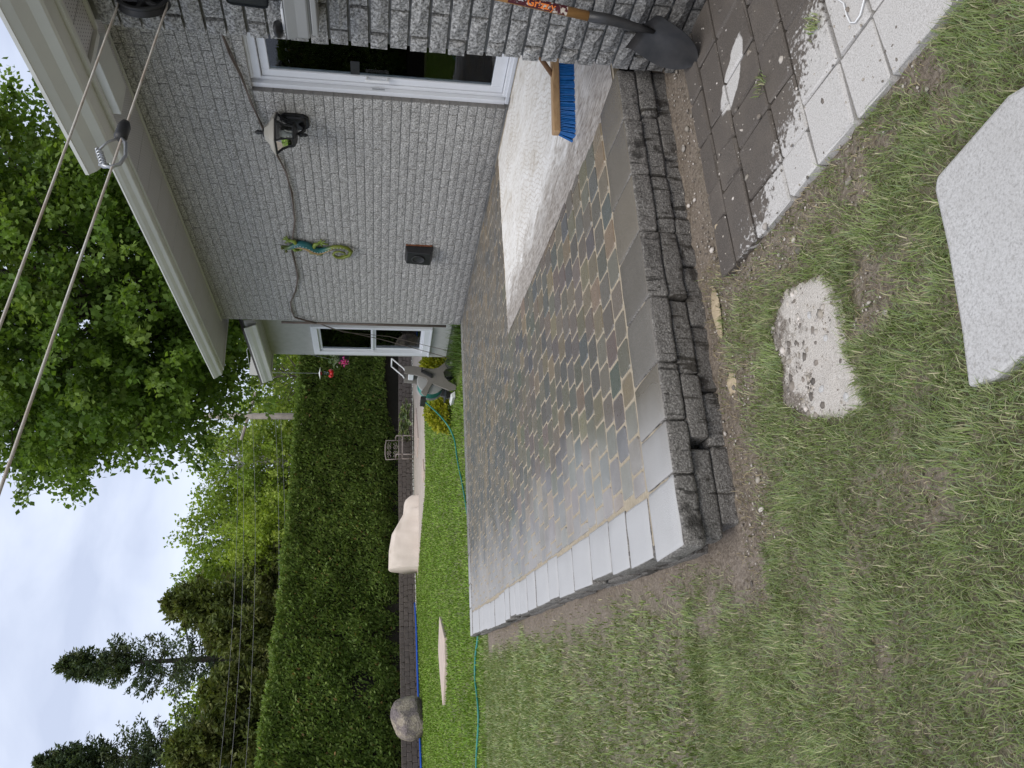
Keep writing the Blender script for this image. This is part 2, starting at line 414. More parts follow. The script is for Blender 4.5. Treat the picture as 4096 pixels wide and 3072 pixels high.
def sandbed_mat():
    t = NT('pale_sand'); geo = t.new('ShaderNodeNewGeometry').outputs['Position']; a = t.noise(190, 4, .7, geo); b_ = t.noise(14, 5, .65, geo)
    sep = t.new('ShaderNodeSeparateXYZ'); t.l(geo, sep.inputs[0])
    e = t.math('ADD', t.math('MULTIPLY', t.math('SUBTRACT', sep.outputs['Y'], 2.0), 2.6), t.math('MULTIPLY', t.math('SUBTRACT', b_, .5), 1.6))
    f = t.ramp(t.math('ADD', e, .5), [(.42, 0.), (.62, 1.)])
    c = t.mix(f, t.ramp(a, [(.3, (.42, .38, .33)), (.5, (.62, .57, .51)), (.7, (.70, .66, .60))]), t.ramp(a, [(.3, (.10, .08, .065)), (.5, (.24, .205, .17)), (.7, (.42, .38, .33))]))
    t.bump(t.math('ADD', a, b_), .8, .012); return t.set(c, .95, .2)
M['sandbed'] = sandbed_mat()
M['retain'] = pm('retaining_block', (0.16, 0.13, 0.115), (0.10, 0.085, 0.075), 8, 0.9, 0.5, 40, 0.01)

def ground_mat():
    t = NT('soil'); geo = t.new('ShaderNodeNewGeometry').outputs['Position']
    a = t.new('ShaderNodeAttribute'); a.attribute_name = 'g'
    n1 = t.noise(9, 6, 0.65, geo); n2 = t.noise(80, 5, 0.7, geo); n3 = t.noise(1.3, 4, 0.5, geo)
    soil = t.ramp(n2, [(0.28, (0.085, 0.066, 0.05)), (0.5, (0.22, 0.18, 0.142)), (0.72, (0.38, 0.33, 0.275))])
    soil = t.mix(t.ramp(n1, [(0.4, 0.0), (0.7, 0.55)]), soil, (0.30, 0.25, 0.205))
    turf = t.mix(t.ramp(n3, [(0.35, 0.0), (0.65, 1.0)]), t.ramp(n2, [(0.3, (0.05, 0.085, 0.016)), (0.7, (0.13, 0.19, 0.04))]), t.ramp(n2, [(0.3, (0.075, 0.10, 0.022)), (0.7, (0.17, 0.20, 0.055))]))
    c = t.mix(a.outputs['Fac'], soil, turf)
    t.bump(t.math('ADD', n2, n1), 0.8, 0.02)
    return t.set(c, 0.95, 0.2)
M['ground'] = ground_mat()

def maroon_label():
    t = NT('torn_label'); n = t.noise(48, 4, 0.6); f = t.ramp(n, [(0.56, 0.0), (0.60, 1.0)])
    return t.set(t.mix(f, (0.075, 0.012, 0.018), (0.55, 0.48, 0.40)), 0.5, 0.4)
M['label'] = maroon_label()
M['orange'] = pm('orange_print', (0.85, 0.24, 0.04), (0.8, 0.2, 0.03), 10, 0.6)
M['bristle'] = pm('blue_bristle', (0.006, 0.085, 0.29), (0.012, 0.13, 0.38), 60, 0.45)
M['shovel'] = pm('shovel_steel', (0.03, 0.03, 0.031), (0.055, 0.052, 0.05), 14, 0.42, 0.25, 120, 0.002, metal=0.3)

def soffit_mat():
    t = NT('vented_soffit'); geo = t.new('ShaderNodeNewGeometry').outputs['Position']
    sc = t.new('ShaderNodeVectorMath'); sc.operation = 'SCALE'; sc.inputs['Scale'].default_value = 55; t.l(geo, sc.inputs[0])
    fr = t.new('ShaderNodeVectorMath'); fr.operation = 'FRACTION'; t.l(sc.outputs[0], fr.inputs[0])
    sb = t.new('ShaderNodeVectorMath'); sb.operation = 'SUBTRACT'; sb.inputs[1].default_value = (0.5, 0.5, 0.5); t.l(fr.outputs[0], sb.inputs[0])
    sep = t.new('ShaderNodeSeparateXYZ'); t.l(sb.outputs[0], sep.inputs[0])
    d = t.math('ADD', t.math('MULTIPLY', sep.outputs['X'], sep.outputs['X']), t.math('MULTIPLY', sep.outputs['Y'], sep.outputs['Y']))
    hole = t.ramp(d, [(0.018, 1.0), (0.03, 0.0)])
    return t.set(t.mix(hole, (0.50, 0.485, 0.485), (0.02, 0.02, 0.02)), 0.5, 0.4)
M['soffit'] = soffit_mat()

# ------------------------------------------------------------------ foliage helper
def quads_mesh(name, V, cols, m, parent=None, per=4, tris=None):
    """V: (n,per,3); cols (n,3). builds one mesh of n faces"""
    n = V.shape[0]; me = bpy.data.meshes.new(name)
    me.vertices.add(n * per); me.vertices.foreach_set('co', V.reshape(-1).astype(np.float32))
    if tris is None: tris = [tuple(range(per))]
    L = sum(len(t) for t in tris); nf = len(tris)
    me.loops.add(n * L); me.polygons.add(n * nf)
    idx = np.concatenate([np.array(t) for t in tris])[None, :] + (np.arange(n) * per)[:, None]
    me.loops.foreach_set('vertex_index', idx.reshape(-1).astype(np.int32))
    st = []; a = 0
    for t in tris: st.append(a); a += len(t)
    starts = np.array(st)[None, :] + (np.arange(n) * L)[:, None]
    me.polygons.foreach_set('loop_start', starts.reshape(-1).astype(np.int32))
    me.update(calc_edges=True)
    at = me.color_attributes.new('Col', 'FLOAT_COLOR', 'POINT')
    cc = np.ones((n, per, 4), np.float32); cc[:, :, :3] = cols[:, None, :]
    at.data.foreach_set('color', cc.reshape(-1))
    me.materials.append(m); me.validate()
    return ob(name, me, parent)

def unit(a): return a / np.maximum(np.linalg.norm(a, axis=-1, keepdims=True), 1e-9)

def leaves(P, D, size, width=0.6, g=rng, flat=None):
    """kite shaped leaves at P pointing along D"""
    n = len(P); D = unit(D); s = np.cross(D, unit(g.normal(size=(n, 3)))); s = unit(s)
    sz = (np.asarray(size) * g.uniform(0.6, 1.3, n))[:, None]
    nn = np.cross(D, s)
    return np.stack([P, P + D * sz * 0.5 + s * sz * width * 0.5 + nn * sz * 0.08, P + D * sz, P + D * sz * 0.5 - s * sz * width * 0.5 + nn * sz * 0.08], 1)

def colmix(n, pal, g=rng, jit=0.18):
    pal = np.array(pal); i = g.integers(0, len(pal), n)
    return np.clip(pal[i] * g.uniform(1 - jit, 1 + jit, (n, 1)), 0, 1)

# ================================================================== GROUND
def x_out(y): return 0.475 + 0.0425 * (y - 2.6)
def x_in(y): return 0.735 + 0.0425 * (y - 2.81)
PZ = 0.28            # top of the patio
WALLX = 4.667        # brick face of the long wall
PX, PY = 2.53, 2.446  # outer corner of the projecting brick bay

STEP = [(1.075, 1.285), (1.05, 1.30), (0.90, 1.315), (0.72, 1.345), (0.585, 1.375), (0.575, 1.30), (0.62, 1.05), (0.66, 0.86), (1.04, 0.84), (1.10, 1.05)]
SAND = [(1.17, 1.98), (1.12, 1.79), (1.0, 1.755), (0.86, 1.77), (0.69, 1.735), (0.70, 1.86), (0.75, 2.0), (0.84, 2.11), (0.95, 2.07), (1.08, 2.10)]
def inpoly(x, y, poly):
    r = np.zeros(x.shape, bool); n = len(poly)
    for i in range(n):
        x0, y0 = poly[i]; x1, y1 = poly[(i + 1) % n]
        c = ((y0 > y) != (y1 > y)) & (x < (x1 - x0) * (y - y0) / (y1 - y0 + 1e-12) + x0)
        r ^= c
    return r

def turf(x, y):
    """0 bare soil .. 1 full grass"""
    x = np.asarray(x, float); y = np.asarray(y, float)
    n = fbm(x * 3.1, y * 3.1, 4); n2 = fbm(x * 9 + 40, y * 9, 3)
    d = np.ones_like(x)
    # bare strip in front of the block wall and round the end of the path
    f = smoothstep(2.52, 2.12, y + (n - 0.5) * 0.45)
    d = np.where((y < 2.9) & (x > 0.25), np.minimum(d, np.where(x > 0.45, f, 1)), d)
    pe = np.maximum(smoothstep(1.36, 1.12, x + (n - 0.5) * 0.35), smoothstep(1.85, 1.5, y + (n2 - .5) * .2))
    d = np.minimum(d, np.where(y < 2.6, np.maximum(pe, 0.12), 1))
    # worn strip along the lawn side of the patio
    lft = smoothstep(x_out(y) - 0.03, x_out(y) - 0.34, x + (n - 0.5) * 0.30 - 0.02)
    d = np.where((y > 2.4) & (y < 8.6), np.minimum(d, lft), d)
    # worn patches
    for cx, cy, r in ((0.98, 1.60, .14), (1.32, 1.58, .17), (1.30, 1.42, .10), (1.42, 1.28, .14), (0.42, 1.56, .09), (0.33, 2.82, .15), (0.05, 1.9, .06), (0.6, 2.42, .16)):
        q = np.hypot(x - cx, (y - cy) * 1.2) / r + (n2 - 0.5) * 1.6
        d = np.minimum(d, smoothstep(0.5, 1.15, q) * 0.85 + 0.15)
    d = d * (0.55 + 0.45 * smoothstep(0.28, 0.5, n2))
    return np.clip(d, 0, 1)

RW = [(-9.0, 17.0), (-4.5, 19.7), (-1.23, 21.9), (2.42, 24.35), (5.0, 25.4), (7.62, 26.2), (10.46, 26.45), (16.0, 26.6)]
RWP = np.array(RW)
def rw_y(x): return np.interp(x, RWP[:, 0], RWP[:, 1])

def make_ground():
    xs = np.unique(np.concatenate([np.linspace(-400, -14, 12), np.linspace(-14, -2.2, 30), np.linspace(-2.2, 2.6, 150), np.linspace(2.6, 18, 40), np.linspace(18, 400, 12)]))
    ys = np.unique(np.concatenate([np.linspace(-300, -6, 8), np.linspace(-6, 0.4, 16), np.linspace(0.4, 3.2, 110), np.linspace(3.2, 10, 70), np.linspace(10, 30, 50), np.linspace(30, 600, 14)]))
    X, Y = np.meshgrid(xs, ys)
    Z = GH(X, Y) + (fbm(X * 6, Y * 6, 4) - 0.5) * 0.018 * (1 - smoothstep(6, 12, Y)) - 0.006
    Z = Z + 0.012 * (np.random.default_rng(3).random(X.shape) - 0.5) * ((Y < 3.2) & (Y > 0.4) & (np.abs(X) < 2.6))
    inside = (X > x_out(Y) + 0.05) & (Y > 2.6) & (Y < 8.9) & (X < 13)
    Z = np.where(inside, np.minimum(Z, 0.06), Z)
    Z = np.where((X > 1.42) & (X < 2.6) & (Y < 2.31) & (Y > -1.6), Z - .05, Z)
    p = inpoly(X, Y, SAND); Z = np.where(p, Z - 0.012, Z)
    nx, ny = len(xs), len(ys)
    v = np.stack([X, Y, Z], -1).reshape(-1, 3)
    i = np.arange(nx * ny).reshape(ny, nx)
    f = np.stack([i[:-1, :-1], i[:-1, 1:], i[1:, 1:], i[1:, :-1]], -1).reshape(-1, 4)
    me = me_pd('ground', v, f, M['ground'], True)
    at = me.attributes.new('g', 'FLOAT', 'POINT')
    g = turf(X, Y) * (0.25 + 0.75 * smoothstep(2.5, 8, Y)); g = np.where(inpoly(X, Y, SAND), 0, g)
    at.data.foreach_set('value', g.reshape(-1).astype(np.float32))
    o = ob('ground', me); tag(o, kind='structure'); return o
make_ground()

# ------------------------------------------------------------------ patio
patio = thing('patio', None, None, (2.5, 5.7, 0)); tag(patio, kind='structure')

def chamfer_box(sx, sy, sz, ch, seed, jit=0.25):
    """box with worn edges, 24 corner points; top face stays flat-ish"""
    g = np.random.default_rng(seed); h = np.array([sx, sy, sz]) / 2; V = []; idx = {}
    for c in [(a, b, d) for a in (-1, 1) for b in (-1, 1) for d in (-1, 1)]:
        for ax in range(3):
            p = np.array(c) * h
            for k in range(3):
                if k != ax: p[k] -= c[k] * ch * (1 + g.uniform(-1, 1) * 0.6)
            p = p + g.uniform(-1, 1, 3) * ch * jit * np.array([1, 1, 0.35])
            idx[(c, ax)] = len(V); V.append(p)
    F = []
    for ax in range(3):
        o = [k for k in range(3) if k != ax]
        for s in (-1, 1):
            q = []
            for a, b in ((-1, -1), (1, -1), (1, 1), (-1, 1)):
                c = [0, 0, 0]; c[ax] = s; c[o[0]] = a; c[o[1]] = b; q.append(idx[(tuple(c), ax)])
            F.append(q)
    for ax in range(3):
        o = [k for k in range(3) if k != ax]
        for a in (-1, 1):
            for b in (-1, 1):
                c0 = [0] * 3; c1 = [0] * 3; c0[ax] = -1; c1[ax] = 1
                for c in (c0, c1): c[o[0]] = a; c[o[1]] = b
                c0, c1 = tuple(c0), tuple(c1)
                F.append([idx[(c0, o[0])], idx[(c1, o[0])], idx[(c1, o[1])], idx[(c0, o[1])]])
    for c in [(a, b, d) for a in (-1, 1) for b in (-1, 1) for d in (-1, 1)]:
        F.append([idx[(c, 0)], idx[(c, 1)], idx[(c, 2)]])
    return V, F

def rough_stone(name, sx, sy, sz, bev, seed, m, amp=.004, cuts=3, flat_top=True):
    bm = bmesh.new(); bmesh.ops.create_cube(bm, size=1)
    for v in bm.verts: v.co = Vector((v.co.x * sx, v.co.y * sy, v.co.z * sz))
    bmesh.ops.bevel(bm, geom=list(bm.edges), offset=bev, segments=2, profile=.6, affect='EDGES')
    bmesh.ops.subdivide_edges(bm, edges=[e for e in bm.edges if e.calc_length() > .06], cuts=cuts, use_grid_fill=True)
    bmesh.ops.triangulate(bm, faces=[f for f in bm.faces if len(f.verts) > 4])
    bm.normal_update()
    qs = np.random.default_rng(seed); ph = qs.uniform(0, 50, 3)
    for v in bm.verts:
        n = v.normal.copy(); k = (float(fbm(np.array(v.co.x * 22 + ph[0] + v.co.z * 9), np.array(v.co.y * 22 + ph[1] + v.co.z * 25), 3)) - .5) * 2
        if flat_top and n.z > .9: k *= .12
        v.co += n * k * amp
    me = bpy.data.meshes.new(name); bm.to_mesh(me); bm.free(); me.materials.append(m); me.shade_smooth(); return me

def fix(me):
    bm = bmesh.new(); bm.from_mesh(me); bmesh.ops.recalc_face_normals(bm, faces=bm.faces); bm.to_mesh(me); bm.free(); return me

# joint sand under everything
b = MB()
def pbox(b, m, z0, z1):
    P = [(x_out(2.6) + m, 2.53 + m), (4.66, 2.53 + m), (4.66, 9.0 - m), (x_out(8.97) + m, 9.0 - m)]
    b.hexa([(*p, z0) for p in P], [(*p, z1) for p in P])
pbox(b, .11, .0, .245); b.build('earth_fill', M['twig'], patio)
b = MB(); pbox(b, .05, .2455, .2735)
b.build('joint_sand', M['sandjoint'], patio)

# pavers: squares with clipped corners in running bond, rows across the terrace
def paver_template(seed):
    g = np.random.default_rng(seed); c = 0.10 + g.uniform(-.02, .03); h = .5; o = []
    for sx, sy in ((1, 1), (-1, 1), (-1, -1), (1, -1)):
        cc = c * g.uniform(0.35, 1.35)
        a, bb = (sx * h, sy * (h - cc)), (sx * (h - cc), sy * h)
        o += [a, bb] if sx * sy > 0 else [bb, a]
    V = [(x, y, -0.05) for x, y in o] + [(x, y, -0.007) for x, y in o] + [(x * 0.93, y * 0.93, 0.0 + g.uniform(-.0008, .0008)) for x, y in o]
    F = [tuple(range(16, 24))]
    for k in range(8):
        F.append((k, (k + 1) % 8, 8 + (k + 1) % 8, 8 + k)); F.append((8 + k, 8 + (k + 1) % 8, 16 + (k + 1) % 8, 16 + k))
    return np.array(V), F
PT = [paver_template(20 + k) for k in range(6)]
PM = [fix(me_pd('paver', v, f, M['paverO'])) for v, f in PT]
PALETTE = [(.15, .13, .102), (.163, .143, .113), (.138, .121, .097), (.112, .106, .094), (.1, .1, .096), (.124, .115, .1), (.185, .15, .106), (.163, .139, .107), (.144, .13, .108), (.22, .172, .112), (.11, .107, .102), (.152, .134, .112), (.172, .138, .1), (.133, .118, .098)]
BEDX = lambda y: 2.60 + 0.095 * np.clip(y - 3.1, -1, 2.4)
plist = []
row = 0; y = 2.822
g = random.Random(5)
while y < 8.80:
    pitch = 0.148; x = 0.4 - g.random() * 0.02 + (row % 2) * 0.075
    ym = y + pitch / 2
    while x < 4.65:
        L = 0.1505 if g.random() < 0.8 else g.choice((0.135, 0.165, 0.1505))
        a, c = max(x, x_in(ym) + 0.006), min(x + L, 4.655)
        x += L
        if c - a < 0.028: continue
        bx = BEDX(ym)
        if ym < 5.60:
            if a > bx - 0.02: 
                if a < 4.60: continue
            elif c > bx: c = max(a + .03, bx) 
        plist.append(((a + c) / 2, ym, c - a - 0.010, pitch - 0.010))
    row += 1; y += pitch
plist.sort(key=lambda p: p[1] + 0.25 * p[0])
for i, (px, py, lx, ly) in enumerate(plist[:300]):
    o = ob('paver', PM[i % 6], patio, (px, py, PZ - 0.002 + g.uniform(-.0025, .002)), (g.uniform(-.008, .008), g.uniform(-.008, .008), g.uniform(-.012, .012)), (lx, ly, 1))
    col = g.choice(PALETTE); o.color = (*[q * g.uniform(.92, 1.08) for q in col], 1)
def joined(name, items, m, parent, kind='stuff'):
    """items: (template verts, faces, scale, loc, colour) -> one mesh"""
    V = []; F = []; K = []; n = 0
    for v, f, sc, loc, col in items:
        V.append(np.asarray(v) * np.array(sc) + np.array(loc)); F += [tuple(i + n for i in q) for q in f]; n += len(v); K += [col] * len(v)
    V = np.concatenate(V); me = me_pd(name, V, F, m)
    at = me.color_attributes.new('Col', 'FLOAT_COLOR', 'POINT')
    K = np.concatenate([np.array(K), np.ones((len(K), 1))], 1).astype(np.float32); at.data.foreach_set('color', K.reshape(-1))
    fix(me); o = ob(name, me, parent)
    if kind: o['kind'] = kind
    return o
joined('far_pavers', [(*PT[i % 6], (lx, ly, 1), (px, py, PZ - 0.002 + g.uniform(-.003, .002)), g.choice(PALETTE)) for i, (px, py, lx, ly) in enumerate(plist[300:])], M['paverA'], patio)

# coping stones
def coping(cx, cy, sx, sy, sz, rot=0, col=None, ch=0.012, zt=PZ + .002, seed=0):
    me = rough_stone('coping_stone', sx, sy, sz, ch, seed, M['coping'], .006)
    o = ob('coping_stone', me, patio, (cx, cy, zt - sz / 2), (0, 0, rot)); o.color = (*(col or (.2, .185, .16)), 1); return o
def coping_mat():
    """smooth damp top, split face sides with lichen"""
    t = NT('coping'); geo = t.new('ShaderNodeNewGeometry')
    P = geo.outputs['Position']; sepn = t.new('ShaderNodeSeparateXYZ'); t.l(geo.outputs['True Normal'], sepn.inputs[0])
    top = t.ramp(sepn.outputs['Z'], [(0.45, 0.0), (0.8, 1.0)])
    col = t.new('ShaderNodeObjectInfo').outputs['Color']
    g1 = t.noise(240, 4, 0.7, P); mid = t.noise(9, 4, 0.6, P); big = t.noise(2.0, 4, 0.5, P)
    c = t.mix(t.ramp(g1, [(0.32, 0.5), (0.5, 0.0)]), col, (0.05, 0.047, 0.042))
    c = t.mix(t.ramp(g1, [(0.6, 0.0), (0.72, 0.5)]), c, (0.55, 0.53, 0.49))
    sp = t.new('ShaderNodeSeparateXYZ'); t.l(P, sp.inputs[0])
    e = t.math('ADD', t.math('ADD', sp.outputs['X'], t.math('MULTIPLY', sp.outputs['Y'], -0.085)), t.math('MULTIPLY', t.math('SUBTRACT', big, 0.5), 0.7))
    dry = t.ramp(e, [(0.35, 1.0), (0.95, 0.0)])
    c = t.mix(t.math('MULTIPLY', dry, 0.7), c, (0.50, 0.495, 0.49))  # lawn side stones paled: dryness plus sky reflection put into the colour
    sg = t.noise(130, 4, 0.7, P)
    side = t.ramp(sg, [(0.3, (0.06, 0.056, 0.05)), (0.5, (0.19, 0.175, 0.16)), (0.7, (0.44, 0.42, 0.385))])
    lich = t.noise(7, 5, 0.6, P)
    side = t.mix(t.ramp(lich, [(0.56, 0.0), (0.64, 0.8)]), side, (0.02, 0.017, 0.014))
    cr = t.noise(1.0, 3, 0.5, P, 0.6, (55, 55, 7))
    side = t.mix(t.ramp(cr, [(0.34, 0.8), (0.39, 0.0)]), side, (0.025, 0.022, 0.018))
    t.bump(t.math('ADD', t.math('MULTIPLY', t.math('SUBTRACT', 1.02, top), t.math('ADD', sg, t.math('MULTIPLY', t.noise(28, 4, 0.6, P), 1.5))), t.math('MULTIPLY', g1, 0.3)), 0.8, 0.01)
    rough = t.math('ADD', 0.26, t.math('MULTIPLY', t.math('SUBTRACT', 1.0, t.math('MULTIPLY', top, t.math('SUBTRACT', 1.0, dry))), 0.5))
    return t.set(t.mix(top, side, c), rough, 0.5)
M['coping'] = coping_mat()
CP = [(.15, .13, .10), (.14, .122, .096), (.165, .142, .108), (.13, .115, .094), (.155, .14, .118)]
fj = [2.60, 2.32, 2.03, 1.748, 1.447, 1.167, 0.936, 0.73]
for k in range(len(fj) - 1):
    a, c = fj[k], fj[k + 1]
    coping((a + c) / 2, 2.663 + g.uniform(-.006, .006), a - c - .006, .287, .085, g.uniform(-.012, .012), CP[k % 5], seed=k)
# corner stone, its outer corner cut back
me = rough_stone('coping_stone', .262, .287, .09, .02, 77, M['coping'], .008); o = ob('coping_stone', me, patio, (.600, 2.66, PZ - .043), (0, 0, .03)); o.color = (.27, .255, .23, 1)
lj = [2.82, 3.105, 3.37, 3.715, 4.085, 4.46, 4.735, 5.135, 5.45, 5.76, 5.96, 6.22, 6.46, 6.78, 7.07, 7.35, 7.6, 7.9, 8.2, 8.5, 8.80]
for k in range(len(lj) - 1):
    a, c = lj[k], lj[k + 1]; ym = (a + c) / 2
    coping((x_out(ym) + x_in(ym)) / 2 + g.uniform(-.012, .012), ym, x_in(ym) - x_out(ym) - .012 + g.uniform(-.014, .006), c - a - .007, .08, -0.0425 + g.uniform(-.02, .02), (.27, .262, .25), .011, PZ + .001 + g.uniform(-.003, .002), 100 + k)
xx = x_out(8.9)
while xx < 4.62:
    L = g.uniform(.26, .36); c = min(xx + L, 4.65)
    coping((xx + c) / 2, 8.90 + g.uniform(-.006, .006), c - xx - .008, .19, .09, g.uniform(-.01, .01), (.22, .21, .19), .012, PZ + .006, int(xx * 100)); xx += L
# lower courses of the low wall
def blocks(joints, y0, depth, z0, z1, dirx=True, seed=0):
    for k in range(len(joints) - 1):
        a, c = joints[k], joints[k + 1]
        L = abs(a - c) - .007; mid = (a + c) / 2
        if dirx:
            me = rough_stone('wall_block', L, depth, z1 - z0, .012, seed + k, M['block'], .009); ob('wall_block', me, patio, (mid, y0 + depth / 2 + g.uniform(-.006, .008), (z0 + z1) / 2), (0, 0, g.uniform(-.015, .015)))
        else:
            me = rough_stone('wall_block', depth, L, z1 - z0, .012, seed + k, M['block'], .009); ob('wall_block', me, patio, (x_out(mid) + .012 + depth / 2 + g.uniform(-.008, .006), mid, (z0 + z1) / 2), (0, 0, -.0425))
blocks([2.62, 2.35, 2.03, 1.75, 1.44, 1.12, .86], 2.523, .26, .118, .194, seed=300)
blocks([.83, .50], 2.530, .26, .118, .192, seed=320)
blocks([2.62, 2.40, 2.13, 1.83, 1.60, 1.33, 1.05, .84, .55], 2.538, .25, .03, .115, seed=340)
blocks([2.80, 3.1, 3.45, 3.8, 4.2, 4.55, 4.9, 5.3, 5.7, 6.1, 6.5, 7.0, 7.5, 8.0, 8.5, 8.95], 0, .24, .118, .196, False, 360)
blocks([2.80, 3.3, 3.7, 4.2, 4.7, 5.3, 5.9, 6.5], 0, .23, .03, .115, False, 390)
# whitened bed where the paving is still open, in front of the sliding door
b = MB(); n = 26; ysb = np.linspace(2.60, 5.60, n)
rows = []
for yy in ysb:
    xl = BEDX(yy) - 0.02 if yy > 2.81 else 2.60
    rows.append([(xl + (4.60 - xl) * k / 24, yy, .2785 + (fbm(np.array(k * .37), np.array(yy * 4.1)) - .5) * .009) for k in range(25)])
V = [p for r in rows for p in r]; F = [(i * 25 + k, i * 25 + k + 1, (i + 1) * 25 + k + 1, (i + 1) * 25 + k) for i in range(n - 1) for k in range(24)]
ob('mortar_bed', me_pd('mortar_bed', V, F, M['bed'], True), patio)
# spilled joint sand on the soil in front of the wall
for cx, cy, rx, ry in ((1.33, 2.43, .13, .035), (1.03, 2.41, .05, .035), (1.62, 2.30, .08, .03)):
    pts = [(cx + math.cos(q) * rx * g.uniform(.7, 1.1), cy + math.sin(q) * ry * g.uniform(.7, 1.1)) for q in np.linspace(0, 2 * math.pi, 17)[:-1]]
    zz = float(GH(cx, cy)) + .010; b = MB(); b.add([(cx, cy, zz + .008)] + [(p[0], p[1], zz - .012) for p in pts], [(0, 1 + k, 1 + (k + 1) % 16) for k in range(16)])
    o = b.build('spilled_sand', pm('spilled_sand', (.47, .38, .26), (.36, .29, .19), 80, .95, .6, 260), patio, True)

# ------------------------------------------------------------------ path in front of the bay
path = thing('path', None, None, (2.0, 1.4, 0)); tag(path, kind='structure')
zt = lambda y: float(GH(0, y)) + 0.018
b = MB(); b.hexa([(1.40, -1.5, -.05), (2.6, -1.5, -.05), (2.6, 2.335, -.05), (1.40, 2.335, -.05)], [(1.40, -1.5, -.008), (2.6, -1.5, -.008), (2.6, 2.335, -.008), (1.40, 2.335, -.008)])
b.build('path_bed', M['ground'], path)
yr = 2.325; rowk = 0
hs = [.115, .155, .225, .155, .195, .155, .225, .155, .155, .225, .155, .225, .155, .225, .2, .2, .2, .2, .2, .2]
for rowk, hgt in enumerate(hs):
    xx = 1.408; y1 = yr; y0 = yr - hgt
    while xx < 2.52:
        L = g.choice((.15, .22, .30, .22)); c = min(xx + L, 2.525)
        if 2.525 - c < .06: c = 2.525
        me = fix(me_pd('path_paver', *chamfer_box(c - xx - .008, hgt - .008, .05, .007, rowk * 31 + int(xx * 50), .3), M['path']))
        ym = (y0 + y1) / 2
        ob('path_paver', me, path, ((xx + c) / 2, ym, zt(ym) - .025 + g.uniform(-.002, .002)), (math.atan(.02), g.uniform(-.006, .006), g.uniform(-.01, .01)))
        xx = c
    yr = y0
    if yr < -1.2: break

# stepping stone in the lawn
def slab(name, poly, z0, z1, m, parent=None, bev=0.01):
    b = MB(); b.prism(poly, z0, z1, 'z'); return b.build(name, m, parent, False, bev)
o = slab('stepping_stone', STEP, -.04, .045, M['slab']); tag(o, 'pale grey concrete stepping stone lying in the lawn', 'stepping stone')
# sand left where another stone was lifted
def sand_patch():
    n = 40; xs = np.linspace(.64, 1.22, n); ys = np.linspace(1.70, 2.16, n); X, Y = np.meshgrid(xs, ys)
    ins = inpoly(X, Y, SAND)
    Z = GH(X, Y) + np.where(ins, .004, -.02) + (fbm(X * 22, Y * 22, 3) - .5) * .012
    i = np.arange(n * n).reshape(n, n); f = np.stack([i[:-1, :-1], i[:-1, 1:], i[1:, 1:], i[1:, :-1]], -1).reshape(-1, 4)
    o = ob('sand_patch', me_pd('sand_patch', np.stack([X, Y, Z], -1).reshape(-1, 3), f, M['sandbed'], True)); tag(o, kind='structure')
sand_patch()

# ================================================================== HOUSE
house = thing('house', 'single storey house of grey split face brick with white eaves and patio door', 'house', (WALLX, PY, 0))
ZTOP = 3.28           # soffit of the long wall
CO = 0.079            # brick course
def brick_template(seed, proud=0.010, rough=0.006, depth=.07):
    """split face brick facing -x, unit length along y, unit height along z"""
    q = np.random.default_rng(seed); V = []; F = []
    ny, nz = 5, 3
    for j in range(nz):
        for i in range(ny):
            e = (i in (0, ny - 1)) or (j in (0, nz - 1))
            yy = -.5 + i / (ny - 1); zz = -.5 + j / (nz - 1)
            xx = -(proud * 0.25 if e else proud) - q.uniform(0, rough) * (0.5 if e else 1.0)
            V.append((xx, yy + (0 if i in (0, ny - 1) else q.uniform(-.06, .06)), zz + (0 if j in (0, nz - 1) else q.uniform(-.12, .12))))
    for j in range(nz - 1):
        for i in range(ny - 1): F.append((j * ny + i, (j + 1) * ny + i, (j + 1) * ny + i + 1, j * ny + i + 1))
    n = len(V); V += [(depth, -.5, -.5), (depth, .5, -.5), (depth, .5, .5), (depth, -.5, .5)]
    bot = list(range(ny)); topi = [(nz - 1) * ny + i for i in range(ny)]
    F.append(tuple(bot + [n + 1, n])); F.append(tuple(list(reversed(topi)) + [n + 3, n + 2]))
    lf = [j * ny for j in range(nz)]; rt = [j * ny + ny - 1 for j in range(nz)]
    F.append(tuple(list(reversed(lf)) + [n, n + 3])); F.append(tuple(rt + [n + 2, n + 1]))
    return np.array(V), F
BT = [brick_template(k, .006, .003) for k in range(7)]
BTP = [brick_template(40 + k, .012, .006) for k in range(7)]
BMA = [fix(me_pd('brick', v, f, M['brickA'])) for v, f in BT]
BMP = [fix(me_pd('brick', v, f, M['brickP'])) for v, f in BTP]
for me in BMA + BMP: me.shade_flat()
DY0, DY1, DZ1 = 3.18, 5.056, 2.355     # door opening in the long wall
def wall_bricks(x, ya, yb, z0, z1, start, half, gap, hole=None, gz=None):
    r = []; k = 0; z = z0
    while z + CO <= z1 + .02:
        e = yb - 0.0; off = start if k % 2 == 0 else half; first = True; yy = e
        while yy > ya + .02:
            L = off if first else .25; first = False; a = max(yy - L, ya)
            spans = [(a, yy)]
            if hole and z < hole[2] - .02 :
                h0, h1, _ = hole
                spans = []
                if yy > h1: spans.append((max(a, h1), yy))
                if a < h0: spans.append((a, min(yy, h0)))
            for s0, s1 in spans:
                if s1 - s0 > .025: r.append((x, (s0 + s1) / 2, z + CO / 2, s1 - s0 - gap, CO - (gz or gap)))
            yy = a
        z += CO; k += 1
    return r
